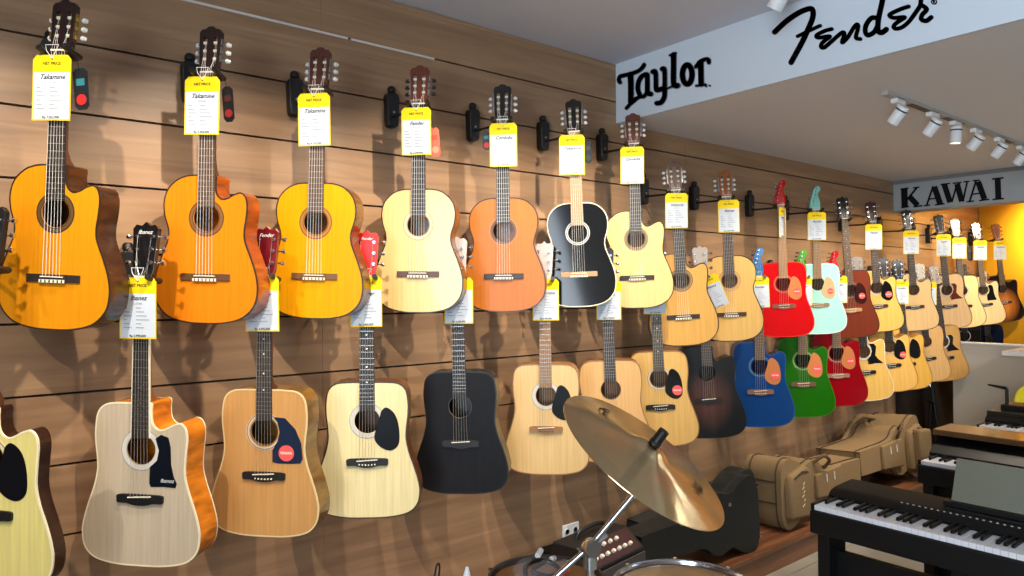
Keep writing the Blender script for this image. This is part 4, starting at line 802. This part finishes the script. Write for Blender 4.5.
mb = MB(); mb.tube([rel(CLAMP)+Vector((.02, -.0, -.0)), rel(CLAMP)+Vector((.045, -.01, .018))], .005, CHROME, 8); mb.build('wing_screw', t)
mb = MB(); zc = CLAMP.z; mb.tube([(0, 0, zc-.03), (0, 0, zc-.11)], .0095, CHROME, 14); mb.tube([(0, 0, zc-.10), (0, 0, zc-.13)], .017, CHROME, 14); mb.tube([(0, 0, zc-.12), (0, 0, .22)], .0127, CHROME, 14); mb.build('upright_tube', t, smooth=True)
for a in (0, 1, 2):
    an = a*2*PI/3+.4; mb = MB(); mb.tube([(0, 0, .45), (.14*math.cos(an), .14*math.sin(an), .2), (.30*math.cos(an), .30*math.sin(an), .01)], .008, CHROME, 8); mb.build('leg', t, smooth=True)
def drum(name, c, r, depth, z, shell, head, label, lugs=8, hoopm=None):
    t = empty(name, (c[0], c[1], 0)); tag(t, label, 'drum')
    mb = MB(); mb.lathe([(r, z-depth), (r, z-.012), (r-.006, z-.008)], shell, n=64); mb.build('shell', t, smooth=True)
    mb = MB(); mb.lathe([(0, z-.006), (r-.002, z-.006), (r+.002, z-.012)], head, n=64); mb.build('drumhead', t, smooth=True)
    for zz in (z, z-depth-.004):
        mb = MB(); mb.lathe([(r+.003, zz-.022), (r+.009, zz-.020), (r+.009, zz-.002), (r+.013, zz+.003), (r+.010, zz+.007), (r+.005, zz+.004), (r+.003, zz-.004), (r+.003, zz-.022)], hoopm or CHROME, n=64); mb.build('hoop', t, smooth=True)
    for i in range(lugs):
        a = 2*PI*i/lugs; u = Vector((math.cos(a), math.sin(a), 0)); mb = MB(); p = u*(r+.016)
        mb.tube([p+Vector((0, 0, z+.004)), p+Vector((0, 0, z-depth*.42))], .003, CHROME, 6); mb.tube([p+Vector((0, 0, z+.008)), p+Vector((0, 0, z-.002))], .0055, CHROME, 8); mb.tube([p+Vector((0, 0, z-depth*.3)), p+Vector((0, 0, z-depth*.7))], .008, CHROME, 8); mb.build('tension_rod', t)
    for i in range(3):
        a = 2*PI*i/3+.5; u = Vector((math.cos(a), math.sin(a), 0)); mb = MB(); mb.tube([u*(r+.02)+Vector((0, 0, z-depth*.5)), u*(r+.02)+Vector((0, 0, .0))], .006, CHROME, 8); mb.build('leg', t)
    return t
SH = wood((150, 104, 60), (176, 126, 76), (1, 1, 10), .25, .5, nscale=2.)
d1 = Vector(CC + ray(684, 589)*1.82); drum('snare_drum', d1, .178, .15, d1.z, SH, P((150, 116, 78), .3, 0, .3), 'drum with bright chrome hoop at the bottom edge below the cymbal')
d2 = Vector(CC + ray(546, 579)*1.80); drum('tom_drum', d2, .140, .30, d2.z, P((30, 26, 26), .3, 0, .3), P((150, 104, 54), .6), 'round tan topped drum with loose keys and a plastic bag on it', 6, P((70, 58, 50), .4))
zt2 = d2.z-.004
t = empty('plastic_bag', (d2.x-.005, d2.y+.02, zt2)); tag(t, 'crumpled clear plastic bag with black and red cables on the tan drum', 'bag')
mb = MB(); vs = []; fs = []; nu = 14
for j in range(6):
    for i in range(nu):
        a = 2*PI*i/nu; rr2 = (.065*math.sin(PI*(j+.6)/6.4))*(1+.25*math.sin(a*3+j)+.12*random.random()); vs.append((rr2*math.cos(a)*1.25, rr2*math.sin(a)*.8, .004+.008*j*(1+.25*math.sin(a*2+j))))
for j in range(5):
    for i in range(nu): fs.append((j*nu+i, j*nu+(i+1) % nu, (j+1)*nu+(i+1) % nu, (j+1)*nu+i))
gm = bpy.data.materials.new('clear_film'); gm.use_nodes = True; gb = gm.node_tree.nodes['Principled BSDF']; gb.inputs['Roughness'].default_value = .15; gb.inputs['Alpha'].default_value = .1; gb.inputs['Base Color'].default_value = (.8, .8, .85, 1)
mb.add(vs, fs, gm); mb.build('film', t)
mb = MB(); mb.tube(cr_spline([(-.05, -.01, .012), (-.02, .03, .03), (.03, .02, .035), (.05, -.02, .02), (.01, -.035, .015), (-.03, -.01, .03), (.02, .0, .04)], 5, False), .006, BLACK, 8); o = mb.build('cable', t, smooth=True); o['label'] = 'black cable'
mb = MB(); mb.tube(cr_spline([(-.02, -.05, .008), (.03, -.055, .02), (.075, -.03, .012), (.05, -.01, .02)], 5, False), .004, P((200, 40, 50), .4), 8); o = mb.build('cable', t, smooth=True); o['label'] = 'red cable'
mb = MB(); mb.tube([(.02, .03, .045), (.045, .045, .05)], .008, WHITE, 8); mb.tube([(.05, .01, .035), (.07, .02, .03)], .007, WHITE, 8); mb.build('plug', t)
t = empty('key_bunch', (d2.x-.085, d2.y-.03, zt2)); tag(t, 'small bunch of brass keys on the left of the tan drum', 'keys')
for a in (0, .8, 1.7):
    mb = MB(); c, s_ = math.cos(a), math.sin(a); mb.tube([(0, 0, .004+a*.002), (.035*c, .035*s_, .004)], .003, GOLD, 6); mb.lathe([(0, .0), (.009, .0), (.009, .003), (0, .003)], GOLD, (.04*c, .04*s_, .003), 12); mb.build('key', t)
# thin stands reaching just into the picture at the bottom
p = Vector(CC + ray(467, 566)*1.62); p[2] -= .018; t = empty('microphone_stand', (p.x, p.y, 0)); tag(t, 'thin stand with a white pointed cap at the bottom edge', 'stand')
mb = MB(); mb.tube([(0, 0, 0.02), (0, 0, p.z-.03)], .007, BLACK, 8); mb.build('pole', t); mb = MB(); mb.lathe([(0, .022), (.004, .018), (.009, .0), (.010, -.012), (.006, -.03), (0, -.03)], WHITE, (0, 0, p.z-.004), 14); mb.build('cap', t, smooth=True)
mb = MB(); mb.lathe([(0, .03), (.02, .028), (.11, .012), (.115, 0), (0, 0)], BLACK, n=24); mb.build('base', t, smooth=True)
p = Vector(CC + ray(436, 566)*2.1); t = empty('hook_stand', (p.x, p.y, 0)); tag(t, 'thin black stand ending in a narrow wire loop at the bottom edge', 'stand')
mb = MB(); mb.tube([(0, 0, .02), (0, 0, p.z-.04)], .006, BLACK, 8); mb.build('pole', t); mb = MB(); mb.tube(cr_spline([(-.022, 0, -.045), (-.006, 0, -.03), (.0, 0, -.006), (.008, 0, .006), (.013, 0, -.008), (.008, 0, -.045)], 5, False), .0028, BLACK, 6); o = mb.build('wire_loop', t, smooth=True); o.location = (0, 0, p.z)
mb = MB(); mb.lathe([(0, .03), (.02, .028), (.11, .012), (.115, 0), (0, 0)], BLACK, n=24); mb.build('base', t, smooth=True)

# ------------------------------------------------------------------ light from outside, world, view
l = bpy.data.lights.new('daylight', 'AREA'); l.shape = 'RECTANGLE'; l.size = 2.5; l.size_y = 2.5; l.spread = R_(120); l.energy = 205; l.color = (.78, .90, 1.0)
o = bpy.data.objects.new('daylight', l); COL.objects.link(o); o.location = (-3.55, -4.7, 1.6); o.rotation_euler = (0, R_(-112), 0)
for x, y, e in ((1.6, -4.6, 16), (4.6, -4.2, 30), (6.0, -3.4, 40)):  # unseen fill lamps added to lift the ambient light of the room
    l = bpy.data.lights.new('ceiling_panel_light', 'AREA'); l.shape = 'RECTANGLE'; l.size = 1.2; l.size_y = .6; l.energy = e; l.color = (.93, .96, 1.0)
    o = bpy.data.objects.new('ceiling_panel_light', l); COL.objects.link(o); o.location = (x, y, (ZU if x < XF else ZL)-.03)
w = bpy.data.worlds.new('world'); sc.world = w; w.use_nodes = True; w.node_tree.nodes['Background'].inputs[0].default_value = (.62, .76, .95, 1); w.node_tree.nodes['Background'].inputs[1].default_value = 1.2
sc.view_settings.view_transform = 'Standard'; sc.view_settings.look = 'None'; sc.view_settings.gamma = 1; sc.view_settings.use_curve_mapping = False
sc.view_settings.exposure = 0.14
sc.cycles.max_bounces = 6; sc.cycles.use_denoising = True
